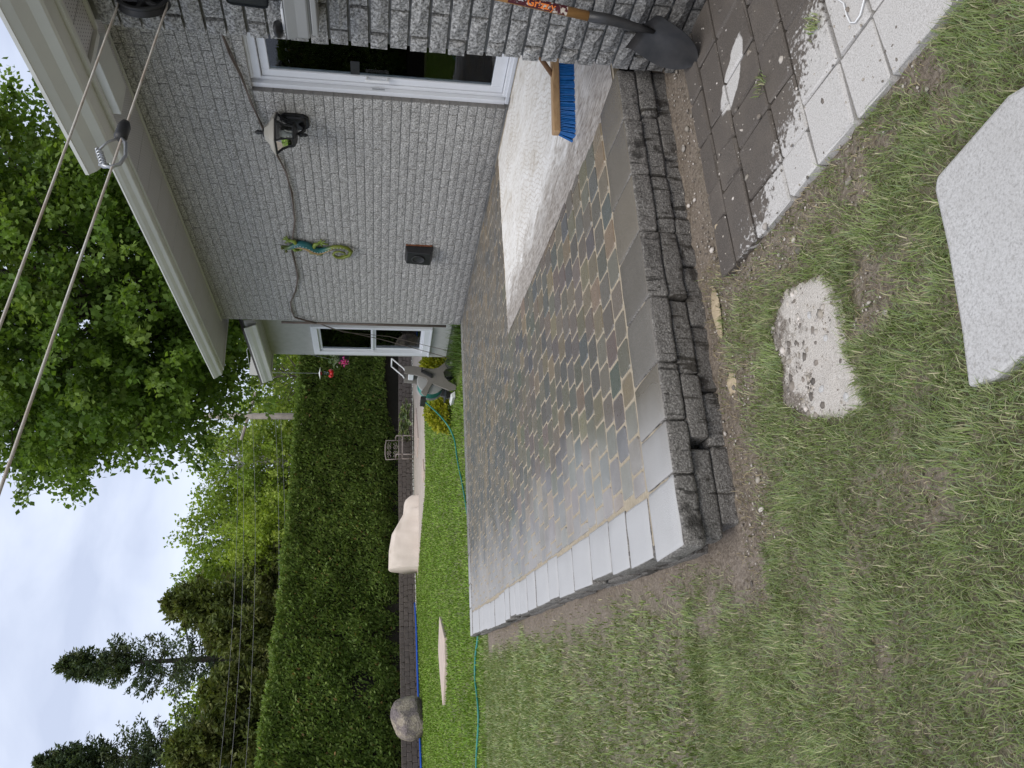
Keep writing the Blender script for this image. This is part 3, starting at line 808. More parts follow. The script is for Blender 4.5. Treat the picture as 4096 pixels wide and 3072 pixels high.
# --- long wall
b = MB(); xb = WALLX + .004
b.box((xb, PY + .05, .0), (xb + .16, DY0, ZTOP)); b.box((xb, DY1 - .0, .0), (xb + .16, 9.045, ZTOP)); b.box((xb, DY0, DZ1), (xb + .16, DY1, ZTOP)); b.box((xb, DY0, 0), (xb + .16, DY1, .268))
wallA = b.build('brick_wall', M['mortar'], house)
bl = wall_bricks(WALLX, PY + .06, 9.05, .29, ZTOP, .25, .125, .007, (DY0, DY1, DZ1))
bl = [q for q in bl]
bl.sort(key=lambda q: q[1] if q[1] > 4.35 else 99)
for i, (x, yy, z, L, H) in enumerate(bl[:240]):
    ob('brick', BMA[i % 7], wallA, (x + g.uniform(-.002, .003), yy, z + g.uniform(-.0012, .0012)), (g.uniform(-.006, .006), 0, 0), (1, L, H))
joined('far_bricks', [(*BT[i % 7], (1, L, H), (x + g.uniform(-.002, .003), yy, z), (.4, .4, .4)) for i, (x, yy, z, L, H) in enumerate(bl[240:])], M['brickA'], wallA)
# smooth brick ends in the door reveal
b = MB()
z = .29; k = 0
while z < DZ1 - .03:
    b.box((WALLX + .001, DY1 - .004 + (k % 2) * .002, z + .003), (WALLX + .075, DY1 + .02, z + CO - .005)); z += CO; k += 1
b.build('door_reveal', M['reveal'], wallA)
# --- projecting bay
PTOP = 2.41
b = MB(); b.box((PX + .016, -3.0, -.1), (PX + .2, PY - .008, PTOP)); b.box((PX + .2, PY - .2, -.1), (WALLX + .1, PY - .02, ZTOP)); b.box((PX + .2, -3.0, PTOP - .2), (WALLX + .1, PY - .2, PTOP))
wallP = b.build('brick_wall', M['mortar'], house)
bp = wall_bricks(PX, -2.8, PY, .02, PTOP, .078, .196, .011, None, .012)
bp.sort(key=lambda q: -q[1])
for i, (x, yy, z, L, H) in enumerate(bp[:60]):
    ob('brick', BMP[i % 7], wallP, (x + g.uniform(-.004, .004), yy + (g.uniform(-.007, .007) if yy > 2.33 else 0), z + g.uniform(-.0015, .0015)), (g.uniform(-.012, .012), 0, g.uniform(-.01, .01)), (1, L, H))
joined('more_bricks', [(*BTP[i % 7], (1, L, H), (x + g.uniform(-.004, .004), yy, z), (.4, .4, .4)) for i, (x, yy, z, L, H) in enumerate(bp[60:])], M['brickP'], wallP)
# return face of the bay (turned away from the street side of the lawn)
bq = []
z = .02; k = 0
while z + CO < ZTOP:
    xx = PX + .105 + (k % 2) * .0; off = .125 if k % 2 else .25; first = True
    while xx < WALLX - .03:
        L = off if first else .25; first = False; c = min(xx + L, WALLX); bq.append((xx, c, z)); xx = c
    z += CO; k += 1
def turned(t): v, f = t; return np.stack([-v[:, 1], -v[:, 0], v[:, 2]], 1), f
joined('return_bricks', [(*turned(BTP[i % 7]), (c - a - .014, 1, CO - .014), ((a + c) / 2, PY - .012, z + CO / 2), (.4, .4, .4)) for i, (a, c, z) in enumerate(bq)], M['brickP'], wallP)

# --- stucco wing
WX, WY0, WY1, WZ0, WZ1 = 5.0, 9.05, 10.79, .325, 2.90
wy0, wy1, wz0, wz1 = 9.81, 10.69, .62, 2.27
b = MB()
b.box((WX, WY0 - .05, WZ0), (WX + .2, wy0, WZ1)); b.box((WX, wy1, WZ0), (WX + .2, WY1, WZ1)); b.box((WX, wy0, WZ0), (WX + .2, wy1, wz0)); b.box((WX, wy0, wz1), (WX + .2, wy1, WZ1)); b.box((WX + .2, WY1 - .2, WZ0), (12, WY1, WZ1)); 
b.build('stucco_wall', M['stucco'], house)
b = MB(); b.box((WX + .02, WY0 - .05, -.1), (WX + .2, WY1 - .02, WZ0 - .002)); b.box((WX + .2, WY1 - .22, -.1), (12, WY1 - .02, WZ0 - .002)); b.build('foundation', M['found'], house)
b = MB(); b.box((WALLX + .165, 8.85, 0), (WX + .3, 9.045, ZTOP)); b.build('return_wall', M['stucco'], house)
# window
fr = MB(); t = .085
fr.box((WX - .035, wy0 - .004, wz0 - .004), (WX + .09, wy0 + t * .55, wz1 + .004)); fr.box((WX - .035, wy1 - t, wz0 - .004), (WX + .09, wy1 + .004, wz1 + .004))
fr.box((WX - .035, wy0 + t * .55, wz1 - t), (WX + .09, wy1 - t, wz1 + .004)); fr.box((WX - .035, wy0 + t * .55, wz0 - .004), (WX + .09, wy1 - t, wz0 + t))
fr.box((WX - .05, wy0 - .01, wz0 - .03), (WX + .02, wy1 + .01, wz0 - .0045))
win = fr.build('window', M['vinyl'], house, False, .006)
b = MB(); ya, yb = wy0 + t * .55 + .001, wy1 - t - .001
for (z0, z1, dx) in ((1.415, wz1 - t - .001, .0), (wz0 + t + .001, 1.415, .022)):
    q = .036
    b.box((WX + .0 + dx, ya, z0), (WX + .02 + dx, ya + q, z1)); b.box((WX + dx, yb - q, z0), (WX + .02 + dx, yb, z1)); b.box((WX + dx, ya + q, z0), (WX + .02 + dx, yb - q, z0 + q)); b.box((WX + dx, ya + q, z1 - q), (WX + .02 + dx, yb - q, z1))
b.build('sash', M['vinyl'], win, False, .004)
for (z0, z1, dx) in ((1.45, wz1 - t - .035, .0), (wz0 + t + .035, 1.38, .022)):
    b = MB(); b.box((WX + .008 + dx, ya + .034, z0 - .004), (WX + .013 + dx, yb - .034, z1 + .004)); b.build('pane', M['glass'], win)
z = 1.49; sl_me = None
while z < 2.14:
    b = MB(); b.hexa([(WX + .07, ya + .02, z), (WX + .09, ya + .02, z - .026), (WX + .09, yb - .02, z - .026), (WX + .07, yb - .02, z)], [(WX + .073, ya + .02, z + .002), (WX + .093, ya + .02, z - .024), (WX + .093, yb - .02, z - .024), (WX + .073, yb - .02, z + .002)])
    b.build('blind_slat', M['white'], win); z += .05
b = MB(); b.tube([(WX + .07, ya + .1, .72), (WX + .07, yb - .08, 1.38)], .012, 6); b.build('security_bar', M['white'], win)
# rooms behind the glass
b = MB()
b.box((WX + .8, 9.1, .3), (WX + .82, 10.6, 2.8)); b.box((WX + .2, 9.1, .3), (WX + .8, 9.12, 2.8)); b.box((WX + .2, 10.58, .3), (WX + .8, 10.6, 2.8)); b.box((WX + .2, 9.1, 2.8), (WX + .82, 10.6, 2.82)); b.box((WX + .2, 9.1, .3), (WX + .8, 10.6, .32))
b.box((7.6, 2.5, .2), (7.62, 7, 2.8)); b.box((WALLX + .17, 2.5, .2), (7.6, 2.52, 2.8)); b.box((WALLX + .17, 6.98, .2), (7.6, 7, 2.8)); b.box((WALLX + .17, 2.5, 2.8), (7.6, 7, 2.82))
b.build('room_wall', M['dark'], house)
b = MB(); b.box((WALLX + .165, 2.52, .2), (7.6, 6.98, .27)); b.build('room_floor', M['roomfloor'], house)
# --- sliding door: frame, two sashes, panes, pulls
FX = WALLX + .058
b = MB(); q = .075
b.box((FX + .02, DY1 - .006 - q, .268), (FX + .13, DY1 - .006, 2.35));  b.box((FX, DY0 + .006, .268), (FX + .13, DY0 + .006 + q, 2.35))
b.box((FX, DY0 + .006 + q, 2.35 - .08), (FX + .13, DY1 - .006 - q, 2.35)); b.box((FX - .012, DY0 + .006 + q, .268), (FX + .13, DY1 - .006 - q, .325))
b.box((FX - .03, DY0 + .0, .2685), (FX - .013, DY1 - .02, .30))
b.box((FX - .022, DY1 - .05, .30), (FX + .018, DY1 - .004, 2.352)); b.box((FX - .022, DY0, 2.33), (FX - .001, DY1 - .092, 2.40))
door = b.build('sliding_door', M['vinyl'], house, False, .004)
ym = (DY0 + DY1) / 2
def sash(ya, yb, x0, m):
    b = MB(); s = .065; z0, z1 = .328, 2.265
    b.box((x0, ya, z0), (x0 + .035, ya + s, z1)); b.box((x0, yb - s, z0), (x0 + .035, yb, z1)); b.box((x0, ya + s, z0), (x0 + .035, yb - s, z0 + .10)); b.box((x0, ya + s, z1 - s), (x0 + .035, yb - s, z1))
    o = b.build('sash', m, door, False, .004)
    b = MB(); b.box((x0 + .015, ya + s - .005, z0 + .095), (x0 + .02, yb - s + .005, z1 - s + .005)); b.build('pane', M['glass'], door)
sash(ym - .03, DY1 - .083, FX + .03, M['vinyl']); sash(DY0 + .083, ym + .035, FX + .082, M['vinyl'])
sash(ym - .03, DY1 - .072, FX + .132, pm('inner_sash', (.42, .43, .45), (.38, .39, .4), 5, .5))
b = MB()
for yy in (DY1 - .145,):
    b.box((FX - .005, yy - .012, 1.27), (FX + .029, yy + .012, 1.285)); b.box((FX - .005, yy - .012, 1.435), (FX + .029, yy + .012, 1.45)); b.box((FX - .013, yy - .014, 1.265), (FX - .004, yy + .014, 1.455))
b.build('handle', M['white'], door, False, .003)
b = MB(); b.box((FX - .004, DY1 - .06, 1.30), (FX - .0005, DY1 - .035, 1.40)); b.build('latch', M['steel'], door)
b = MB(); b.box((FX + .040, DY1 - .29, 1.50), (FX + .0445, DY1 - .155, 1.57)); st = b.build('sticker', M['black'], door)
# white table standing inside
tb = thing('side_table', 'white slatted table standing on the floor inside the patio door', 'table', (5.35, 4.2, .27))
for a, c in ((5.15, 4.55), (5.55, 4.55), (5.15, 3.9), (5.55, 3.9)):
    b = MB(); b.box((a - .025, c - .025, .27), (a + .025, c + .025, .80)); b.build('leg', M['white'], tb)
b = MB(); b.box((5.08, 3.8, .80), (5.62, 4.65, .85)); b.build('table_top', M['white'], tb, False, .008)
b = MB(); b.box((5.14, 3.9, .42), (5.17, 4.55, .46)); b.build('rail', M['white'], tb)

# --- eaves: K gutters, fascia, vented soffit panels
def gutter(name, xo, xi, zb, zt_, y0, y1, parent, m):
    w_ = xi - xo
    prof = [(xi, zt_), (xi, zb), (xi - w_ * .45, zb), (xi - w_ * .52, zb + .006), (xi - w_ * .62, zb + (zt_ - zb) * .35), (xi - w_ * .86, zb + (zt_ - zb) * .62), (xo + .004, zb + (zt_ - zb) * .86), (xo, zb + (zt_ - zb) * .87), (xo, zt_), (xo + .006, zt_), (xo + .008, zb + (zt_ - zb) * .9), (xi - w_ * .8, zb + (zt_ - zb) * .64), (xi - w_ * .56, zb + (zt_ - zb) * .38), (xi - w_ * .44, zb + .006), (xi - .004, zb + .006), (xi - .004, zt_)]
    b = MB(); n = len(prof)
    b.v = [(p[0], y0, p[1]) for p in prof] + [(p[0], y1, p[1]) for p in prof]
    b.f = [(i, (i + 1) % n, n + (i + 1) % n, n + i) for i in range(n)]
    b.add([(xi, y1 - .002, zt_), (xi, y1 - .002, zb)] + [(p[0], y1 - .002, p[1]) for p in prof[2:9]], [tuple(range(9))])
    return b.build(name, m, parent)
def panels(x0, x1, z, y0, y1, step, parent):
    y = y0
    while y < y1 - .02:
        c = min(y + step, y1); b = MB()
        b.box((x0, y + .003, z), (x1, c - .003, z + .012)); b.build('soffit_panel', M['soffit'], parent); y = c
# long wall
def slab_roof(x0, z0, x1, z1, y0, y1, name):
    b = MB(); b.hexa([(x0, y0, z0), (x1, y0, z1), (x1, y1, z1), (x0, y1, z0)], [(x0, y0, z0 + .03), (x1, y0, z1 + .03), (x1, y1, z1 + .03), (x0, y1, z0 + .03)])
    return b.build(name, M['shingle'], house)
rfA = slab_roof(4.06, 3.375, 10, 5.4, 2.2, 9.47, 'roof')
b = MB(); b.box((4.135, 2.86, ZTOP - .012), (4.155, 9.44, ZTOP + .12)); b.hexa([(4.157, 9.42, ZTOP - .012), (WALLX + .2, 9.42, ZTOP - .012), (WALLX + .2, 9.42, ZTOP + .30), (4.157, 9.42, ZTOP + .105)], [(4.157, 9.44, ZTOP - .012), (WALLX + .2, 9.44, ZTOP - .012), (WALLX + .2, 9.44, ZTOP + .30), (4.157, 9.44, ZTOP + .105)]); b.box((WALLX - .028, 2.5, ZTOP - .013), (WALLX - .012, 9.06, ZTOP + .001)); b.build('fascia', M['alu'], rfA)
gutter('gutter', 4.02, 4.133, 3.285, 3.385, 2.87, 9.45, rfA, M['alu'])
panels(4.156, WALLX + .16, ZTOP + .002, 2.5, 9.418, .305, rfA)
b = MB(); b.box((WALLX + .0, PY, ZTOP + .014), (12, 9.0, ZTOP + .03)); b.build('ceiling', M['alu2'], rfA)
# bay
rfP = slab_roof(2.19, 2.52, 4.5, 3.42, -3.2, 2.47, 'roof')
b = MB(); b.box((2.30, -3.2, 2.395), (2.322, 2.84, 2.53)); b.box((PX - .03, -3.2, 2.397), (PX - .014, PY + .0, 2.411)); b.build('fascia', M['alu'], rfP)
gutter('gutter', 2.135, 2.298, 2.412, 2.522, -3.2, 2.87, rfP, M['alu'])
panels(2.323, PX + .1, 2.412, -3.2, PY, .305, rfP)
b = MB(); b.box((4.17, 4.35, 3.205), (4.43, 4.86, ZTOP + .001)); b.build('exhaust_box', M['alu'], rfA, False, .004)
b = MB(); b.box((2.6, PY + .002, ZTOP - .10), (WALLX - .03, PY + .03, ZTOP + .001)); b.build('frieze_board', M['alu'], rfA)
b = MB(); b.box((2.324, PY + .001, 2.398), (PX - .031, PY + .03, 2.43)); b.build('end_trim', M['alu'], rfP)
# wing
rfW = slab_roof(4.57, 3.01, 10, 4.9, 9.2, 10.9, 'roof')
b = MB(); b.box((4.665, 9.10, WZ1 - .02), (4.685, 10.86, 3.02)); b.box((4.687, 10.84, WZ1 - .02), (5.25, 10.86, 3.2)); b.build('fascia', M['alu'], rfW)
gutter('gutter', 4.565, 4.663, 2.865, 3.01, 9.10, 10.87, rfW, M['alu'])
panels(4.686, 5.2, WZ1 + .001, 9.06, 10.838, .30, rfW)
b = MB(); b.box((5.0, 9.0, WZ1 + .014), (12, 10.8, WZ1 + .03)); b.build('ceiling', M['alu2'], rfW)
# exhaust vent low on the long wall
b = MB(); b.hexa([(WALLX - .012, 7.20, .755), (WALLX - .012, 7.47, .755), (WALLX - .012, 7.47, 1.06), (WALLX - .012, 7.20, 1.06)], [(WALLX - .10, 7.22, .785), (WALLX - .10, 7.45, .785), (WALLX - .085, 7.45, 1.04), (WALLX - .085, 7.22, 1.04)])
vent = b.build('exhaust_vent', M['black'], house, False, .006)
b = MB(); b.lathe([(.066, 0), (.074, .006), (.066, .012), (.058, .004), (.056, -.02)], (WALLX - .094, 7.335, .915), (-1, 0, .06), 24); b.build('outlet', M['blackplastic'], vent, True)
b = MB(); b.box((WALLX - .014, 7.187, .77), (WALLX - .004, 7.199, 1.055)); b.build('backing', M['rust'], vent)
# rain spout foot by the wing
b = MB(); b.tube([(WX - .10, 9.35, .19), (WX - .14, 9.35, .17), (WX - .42, 9.30, .165)], .035, 8); o = b.build('drain_spout', M['charcoal']); tag(o, 'short black drain spout on the ground at the end of the brick wall', 'drain spout')

# ================================================================== THINGS ON THE HOUSE
# cable draped along the wall
cx = WALLX - .024
cab = [(4.35, 2.50), (4.67, 2.44), (4.88, 2.40), (5.15, 2.375), (5.47, 2.31), (5.73, 2.25), (6.03, 2.19), (6.35, 2.16), (6.81, 2.18), (7.18, 2.24), (7.38, 2.25), (7.91, 2.25), (8.25, 2.30), (8.53, 2.39), (8.75, 2.40), (8.90, 2.38), (8.99, 2.24), (9.045, 2.12)]
b = MB()
b.tube([(cx, y, z) for y, z in cab], .0075, 6); b.tube([(cx - .012, y, z + .012 * math.sin(y * 7)) for y, z in cab], .006, 6)
b.tube([(cx, 9.058, 2.55), (cx, 9.058, .47)], .016, 8)
b.tube([(cx, 9.05, 2.12), (cx + .1, 9.4, 1.95), (cx + .2, 9.9, 1.3), (cx + .1, 10.1, .6), (cx, 10.15, .18)], .005, 5); b.tube([(cx, 9.05, 2.1), (cx + .1, 9.5, 1.8), (cx + .2, 9.8, 1.2), (cx + .1, 9.9, .6), (cx, 9.9, .18)], .004, 5)
o = b.build('cable', M['cable'], None, True); tag(o, 'brown cable draped along the brick wall behind the lantern and the gecko', 'cable')

# wall lantern
lan = thing('wall_lantern', 'black wall lantern with glass sides and a cream hood beside the patio door', 'lantern', (WALLX, 5.36, 2.05))
b = MB(); yc, zc = 5.365, 2.045
oct_ = [(-.052, -.118), (.052, -.118), (.09, -.075), (.09, .075), (.052, .118), (-.052, .118), (-.09, .075), (-.09, -.075)]
b.hexa([(WALLX - .008, yc + p[0], zc + p[1]) for p in oct_], [(WALLX - .03, yc + p[0], zc + p[1]) for p in oct_]); b.hexa([(WALLX - .03, yc + p[0] * .8, zc + p[1] * .82) for p in oct_], [(WALLX - .045, yc + p[0] * .62, zc + p[1] * .68) for p in oct_])
bp_ = b.build('back_plate', M['black'], lan, False, .003)
b = MB()
for k in range(8):
    p, q = oct_[k], oct_[(k + 1) % 8]; n = 5
    for j in range(n):
        u = (j + .5) / n; b.lathe([(.0045, 0), (.0035, .004)], (WALLX - .03, yc + (p[0] + (q[0] - p[0]) * u) * .92, zc + (p[1] + (q[1] - p[1]) * u) * .93), (-1, 0, 0), 6)
b.build('bead_trim', M['black'], bp_)
LX, LY = 4.49, 5.338
b = MB(); b.tube([(WALLX - .04, yc, 2.0), (WALLX - .07, yc - .003, 1.965), (WALLX - .12, LY + .01, 1.958), (LX + .02, LY, 1.985), (LX, LY, 2.0)], [.017, .015, .014, .015, .018], 10); b.build('arm', M['black'], lan, True)
def ring(b, c, prof, n=6, rot=R(30), ax=(0, 0, 1)):
    v = []; f = []
    for r_, h in prof:
        for k in range(n): q = rot + 2 * math.pi * k / n; v.append((c[0] + r_ * math.cos(q), c[1] + r_ * math.sin(q), c[2] + h))
    for i in range(len(prof) - 1):
        for k in range(n): f.append((i * n + k, i * n + (k + 1) % n, (i + 1) * n + (k + 1) % n, (i + 1) * n + k))
    f.append(tuple(reversed(range(n)))); f.append(tuple(range((len(prof) - 1) * n, len(prof) * n))); b.add(v, f)
b = MB(); ring(b, (LX, LY, 0), [(.176, 2.180), (.178, 2.188), (.165, 2.196), (.13, 2.222), (.098, 2.232), (.062, 2.262), (.058, 2.272)]); b.build('hood', pm('cream_hood', (.42, .40, .35), (.34, .32, .28), 6, .35), lan)
b = MB(); b.lathe([(.05, 2.262), (.04, 2.285), (.018, 2.292), (.014, 2.3), (.02, 2.304), (.014, 2.309), (.021, 2.324), (.016, 2.338), (.004, 2.352)], (LX, LY, 0), (0, 0, 1), 14); b.build('finial', M['black'], lan, True)
b = MB(); ring(b, (LX, LY, 0), [(.168, 2.166), (.171, 2.1795)]); ring(b, (LX, LY, 0), [(.062, 2.012), (.10, 2.03), (.102, 2.044), (.06, 2.046)])
for k in range(6):
    q = R(30) + k * math.pi / 3; d = (math.cos(q), math.sin(q))
    b.tube([(LX + d[0] * r_, LY + d[1] * r_, h) for r_, h in ((.158, 2.17), (.125, 2.13), (.104, 2.085), (.097, 2.04))], .0075, 6)
b.build('cage', M['black'], lan)
b = MB()
for k in range(6):
    q0 = R(30) + k * math.pi / 3; q1 = q0 + math.pi / 3; pr = ((.152, 2.168), (.120, 2.13), (.100, 2.085), (.093, 2.044)); v = []
    for r_, h in pr: v += [(LX + r_ * math.cos(q0), LY + r_ * math.sin(q0), h), (LX + r_ * math.cos(q1), LY + r_ * math.sin(q1), h)]
    b.add(v, [(0, 1, 3, 2), (2, 3, 5, 4), (4, 5, 7, 6)])
b.build('glass_panel', M['clear'], lan)
b = MB(); b.lathe([(.012, 2.046), (.014, 2.1), (.03, 2.12), (.028, 2.15), (.004, 2.16)], (LX, LY, 0), (0, 0, 1), 12); b.build('bulb', pm('frosted_bulb', (.75, .75, .72), (.7, .7, .68), 5, .3), lan, True)
b = MB(); b.lathe([(.02, 1.992), (.018, 1.975), (.011, 1.968), (.017, 1.955), (.014, 1.94), (.003, 1.925)], (LX, LY, 0), (0, 0, 1), 12); b.build('drop_finial', M['black'], lan, True)

# metal gecko ornament
gec = thing('gecko_ornament', 'painted metal gecko with a curled tail hanging on the brick wall', 'wall ornament', (WALLX, 7.3, 2.0))
sp = [(7.262, 2.36), (7.287, 2.322), (7.284, 2.281), (7.227, 2.213), (7.204, 2.157), (7.225, 2.097), (7.285, 2.039), (7.321, 1.986), (7.31, 1.929), (7.273, 1.871), (7.236, 1.813), (7.224, 1.743), (7.245, 1.674), (7.307, 1.634), (7.389, 1.657), (7.442, 1.724), (7.44, 1.795), (7.389, 1.828), (7.341, 1.811), (7.317, 1.761), (7.339, 1.705), (7.393, 1.70), (7.41, 1.751)]
rs = [.012, .026, .024, .034, .04, .042, .042, .036, .03, .025, .022, .021, .02, .02, .019, .018, .016, .015, .013, .011, .009, .007, .004]
gm = NT('gecko_paint'); sepz = gm.new('ShaderNodeSeparateXYZ'); gm.l(gm.new('ShaderNodeNewGeometry').outputs['Position'], sepz.inputs[0])
gcol = gm.ramp(gm.math('MULTIPLY', gm.math('SUBTRACT', sepz.outputs['Z'], 1.6), 1.3), [(.12, (.13, .16, .01)), (.30, (.16, .19, .02)), (.42, (.02, .13, .12)), (.80, (.01, .10, .11)), (.93, (.10, .14, .02))])
gm.set(gcol, .3, .5)
b = MB(); b.tube([(WALLX - .045, y, z) for y, z in sp], rs, 10); body = b.build('body', gm.m, gec, True)
b = MB(); b.tube([(WALLX - .045 - rs[k] * .8, sp[k][0] + rs[k] * .35, sp[k][1]) for k in range(3, 11)], [.006, .014, .018, .019, .016, .012, .009, .005], 6); b.build('belly_stripe', pm('gecko_tan', (.38, .26, .12), (.30, .20, .08), 30, .4), gec, True)
b = MB()
for k in range(3, 12):
    for u in (0, .5):
        y = sp[k][0] * (1 - u) + sp[k + 1][0] * u; z = sp[k][1] * (1 - u) + sp[k + 1][1] * u; b.lathe([(.005, 0), (.003, .004)], (WALLX - .045 - rs[k] * .95, y - rs[k] * .35, z), (-1, 0, 0), 6)
b.build('dot', M['white'], gec)
for y in ((7.262, 2.345), (7.318, 2.312)):
    b = MB(); b.lathe([(.004, -.016), (.015, -.006), (.016, .006), (.004, .016)], (WALLX - .07, y[0], y[1]), (-1, 0, 0), 10); b.build('eye', pm('gecko_olive', (.10, .11, .02), (.08, .09, .02), 9, .3), gec, True)
legm = pm('gecko_lime', (.22, .27, .03), (.15, .22, .05), 12, .35)
for hip, knee, toes in (((7.215, 2.20), (7.150, 2.215), [(7.103, 2.316), (7.082, 2.291), (7.14, 2.33), (7.205, 2.31), (7.20, 2.27)]),
                        ((7.28, 2.03), (7.195, 2.005), [(7.117, 1.938), (7.14, 1.900), (7.201, 1.872), (7.245, 1.93), (7.16, 1.97)]),
                        ((7.30, 2.06), (7.352, 2.058), [(7.365, 1.954), (7.425, 1.955), (7.43, 1.995), (7.405, 1.94)]),
                        ((7.26, 2.24), (7.319, 2.222), [(7.335, 2.15), (7.31, 2.145), (7.35, 2.17)])):
    hand = (sum(t[0] for t in toes) / len(toes) * .6 + knee[0] * .4, sum(t[1] for t in toes) / len(toes) * .6 + knee[1] * .4)
    b = MB(); b.tube([(WALLX - .045, *hip), (WALLX - .05, *knee), (WALLX - .042, *hand)], [.022, .022, .014], 8)
    for t_ in toes: b.tube([(WALLX - .042, *hand), (WALLX - .036, *t_)], [.010, .008], 6)
    b.build('leg', legm, gec, True)

# clothesline: pulley on the bay, loop of rope, tightener
pul = thing('clothesline_pulley', 'black spoked clothesline pulley screwed to the brick bay under the eave', 'pulley', (PX, 2.2, 2.16))
pc = Vector((2.40, 2.195, 2.155)); pax = Vector((.25, -.97, 0)).normalized()
b = MB(); b.lathe([(.086, -.018), (.09, -.014), (.078, -.002), (.078, .002), (.09, .014), (.086, .018), (.072, .016), (.070, .0), (.072, -.016)], pc, pax, 32); b.build('wheel_rim', M['blackplastic'], pul, True)
b = MB(); px_ = pax.orthogonal().normalized(); py_ = pax.cross(px_)
for k in range(5):
    q = k * 2 * math.pi / 5 + .3; d = px_ * math.cos(q) + py_ * math.sin(q); b.tube([pc + d * .012, pc + d * .073], [.011, .008], 6)
b.lathe([(.02, -.02), (.022, 0), (.02, .02)], pc, pax, 14); b.build('spoke', M['blackplastic'], pul)
b = MB(); b.tube([pc - pax * .028, pc + pax * .028], .006, 8); b.tube([pc + pax * .028, pc + pax * .03 + Vector((.07, .015, 0)), Vector((PX + .0, 2.2, 2.155))], .006, 8); b.tube([pc - pax * .028, pc - pax * .03 + Vector((.07, .015, 0)), Vector((PX + .0, 2.21, 2.155))], .006, 8); b.build('bracket', M['steel'], pul)
d1 = Vector((1.0, 1.89, 2.24)) - Vector((2.38, 2.2, 2.24)); d2 = Vector((.5, 1.70, 2.08)) - Vector((2.38, 2.2, 2.075))
A1 = Vector((2.375, 2.196, 2.236)); A2 = Vector((2.375, 2.196, 2.075))
lp = [A1 + d1.normalized() * k * 0.9 + Vector((0, 0, -.0010 * k * (9 - k))) for k in range(10)]
lq = [A2 + d2.normalized() * k * 0.9 + Vector((0, 0, -.0010 * k * (9 - k))) for k in range(10)]
arc = [pc + (Vector((0, 0, 1)) * math.cos(q) + Vector((.97, .25, 0)) * math.sin(q)) * .08 for q in np.linspace(0, math.pi, 9)]
b = MB(); b.tube(list(reversed(lp)) + arc + lq, .0038, 8); o = b.build('clothesline', M['rope'], None, True); tag(o, 'pale rope clothesline running from the pulley out over the lawn', 'clothesline')
tg = thing('line_tightener', 'steel clothesline tightener with spring hook hanging on the rope', 'line tightener', tuple(A2 + d2.normalized() * .72))
u = d2.normalized(); sd_ = Vector((0, 0, 1)).cross(u).normalized(); up = Vector((0, 0, 1))
T0 = A2 + u * .70 + Vector((0, 0, -.002))
b = MB(); b.tube([T0, T0 + u * .02, T0 + u * .07, T0 + u * .08], [.013, .019, .019, .012], 12); b.build('barrel', M['blackplastic'], tg, True)
b = MB(); b.tube([T0 + u * .07, T0 + u * .10 - up * .02, T0 + u * .16 - up * .032, T0 + u * .20 - up * .024, T0 + u * .215 + up * .0, T0 + u * .205 + up * .03], .0055, 8); b.build('hook', M['steel'], tg, True)
b = MB(); b.tube([T0 + u * .075, T0 + u * .10 + up * .03, T0 + u * .14 + up * .045], .004, 6)
hp = [T0 + u * (.14 + .075 * k / 40) + up * (.045 - .03 * k / 40) + (sd_ * math.cos(k * .95) + up * math.sin(k * .95)) * .009 for k in range(41)]; b.tube(hp, .003, 5); b.build('spring', M['steel'], tg, True)

# wall box with open lid on the bay
bx = thing('tool_box', 'grey plastic wall box with charcoal lid raised, on the brick bay', 'storage box', (PX, 2.1, 1.57))
def shell(b, x0, x1, y0, y1, z0, z1, th, taper=.02):
    o = [(x0 + taper, y0 + taper), (x1, y0 + taper), (x1, y1 - taper), (x0 + taper, y1 - taper)]; O = [(x0, y0), (x1, y0), (x1, y1), (x0, y1)]
    i_ = [(p[0] + (th if p[0] < (x0 + x1) / 2 else -th), p[1] + (th if p[1] < (y0 + y1) / 2 else -th)) for p in O]
    v = [(*p, z0) for p in o] + [(*p, z1) for p in O] + [(*p, z1) for p in i_] + [(*p, z0 + th) for p in i_]
    f = [(3, 2, 1, 0), (12, 13, 14, 15)] + [(k, (k + 1) % 4, 4 + (k + 1) % 4, 4 + k) for k in range(4)] + [(4 + k, 4 + (k + 1) % 4, 8 + (k + 1) % 4, 8 + k) for k in range(4)] + [(8 + k, 8 + (k + 1) % 4, 12 + (k + 1) % 4, 12 + k) for k in range(4)]
    b.add(v, f)
b = MB(); shell(b, 2.40, PX - .02, 1.86, 2.325, 1.575, 1.672, .008, .018); bodyb = b.build('body', M['greyplastic'], bx, False, .008)
b = MB(); b.box((2.41, 1.88, 1.552), (PX - .025, 2.30, 1.5745))
for k in range(5): b.box((2.42, 1.92 + k * .055, 1.545), (PX - .03, 1.935 + k * .055, 1.552))
b.build('base', M['greyplastic'], bx, False, .004)
b = MB(); b.hexa([(PX - .045, 1.86, 1.735), (PX - .025, 1.86, 1.735), (PX - .025, 2.262, 1.735), (PX - .045, 2.262, 1.735)], [(PX - .105, 1.86, 1.875), (PX - .085, 1.86, 1.875), (PX - .085, 2.20, 1.875), (PX - .105, 2.20, 1.875)]); b.build('lid', M['charcoal'], bx, False, .018)
b = MB(); b.lathe([(.01, -.011), (.03, -.007), (.032, 0), (.03, .007), (.01, .011)], (2.415, 2.285, 1.70), (.2, .3, 1), 16); b.build('knob', M['blackplastic'], bx, True)
o = MB().box((2.44, 1.93, 1.60), (2.49, 2.16, 1.70)).build('blue_packet', M['bluebox'], None, False, .004); tag(o, 'blue and white packet standing in the grey wall box', 'packet')
o = MB().box((2.425, 2.20, 1.62), (2.47, 2.30, 1.685)).build('white_packet', M['white'], None, False, .004); tag(o, 'small white packet in the corner of the grey wall box', 'packet')

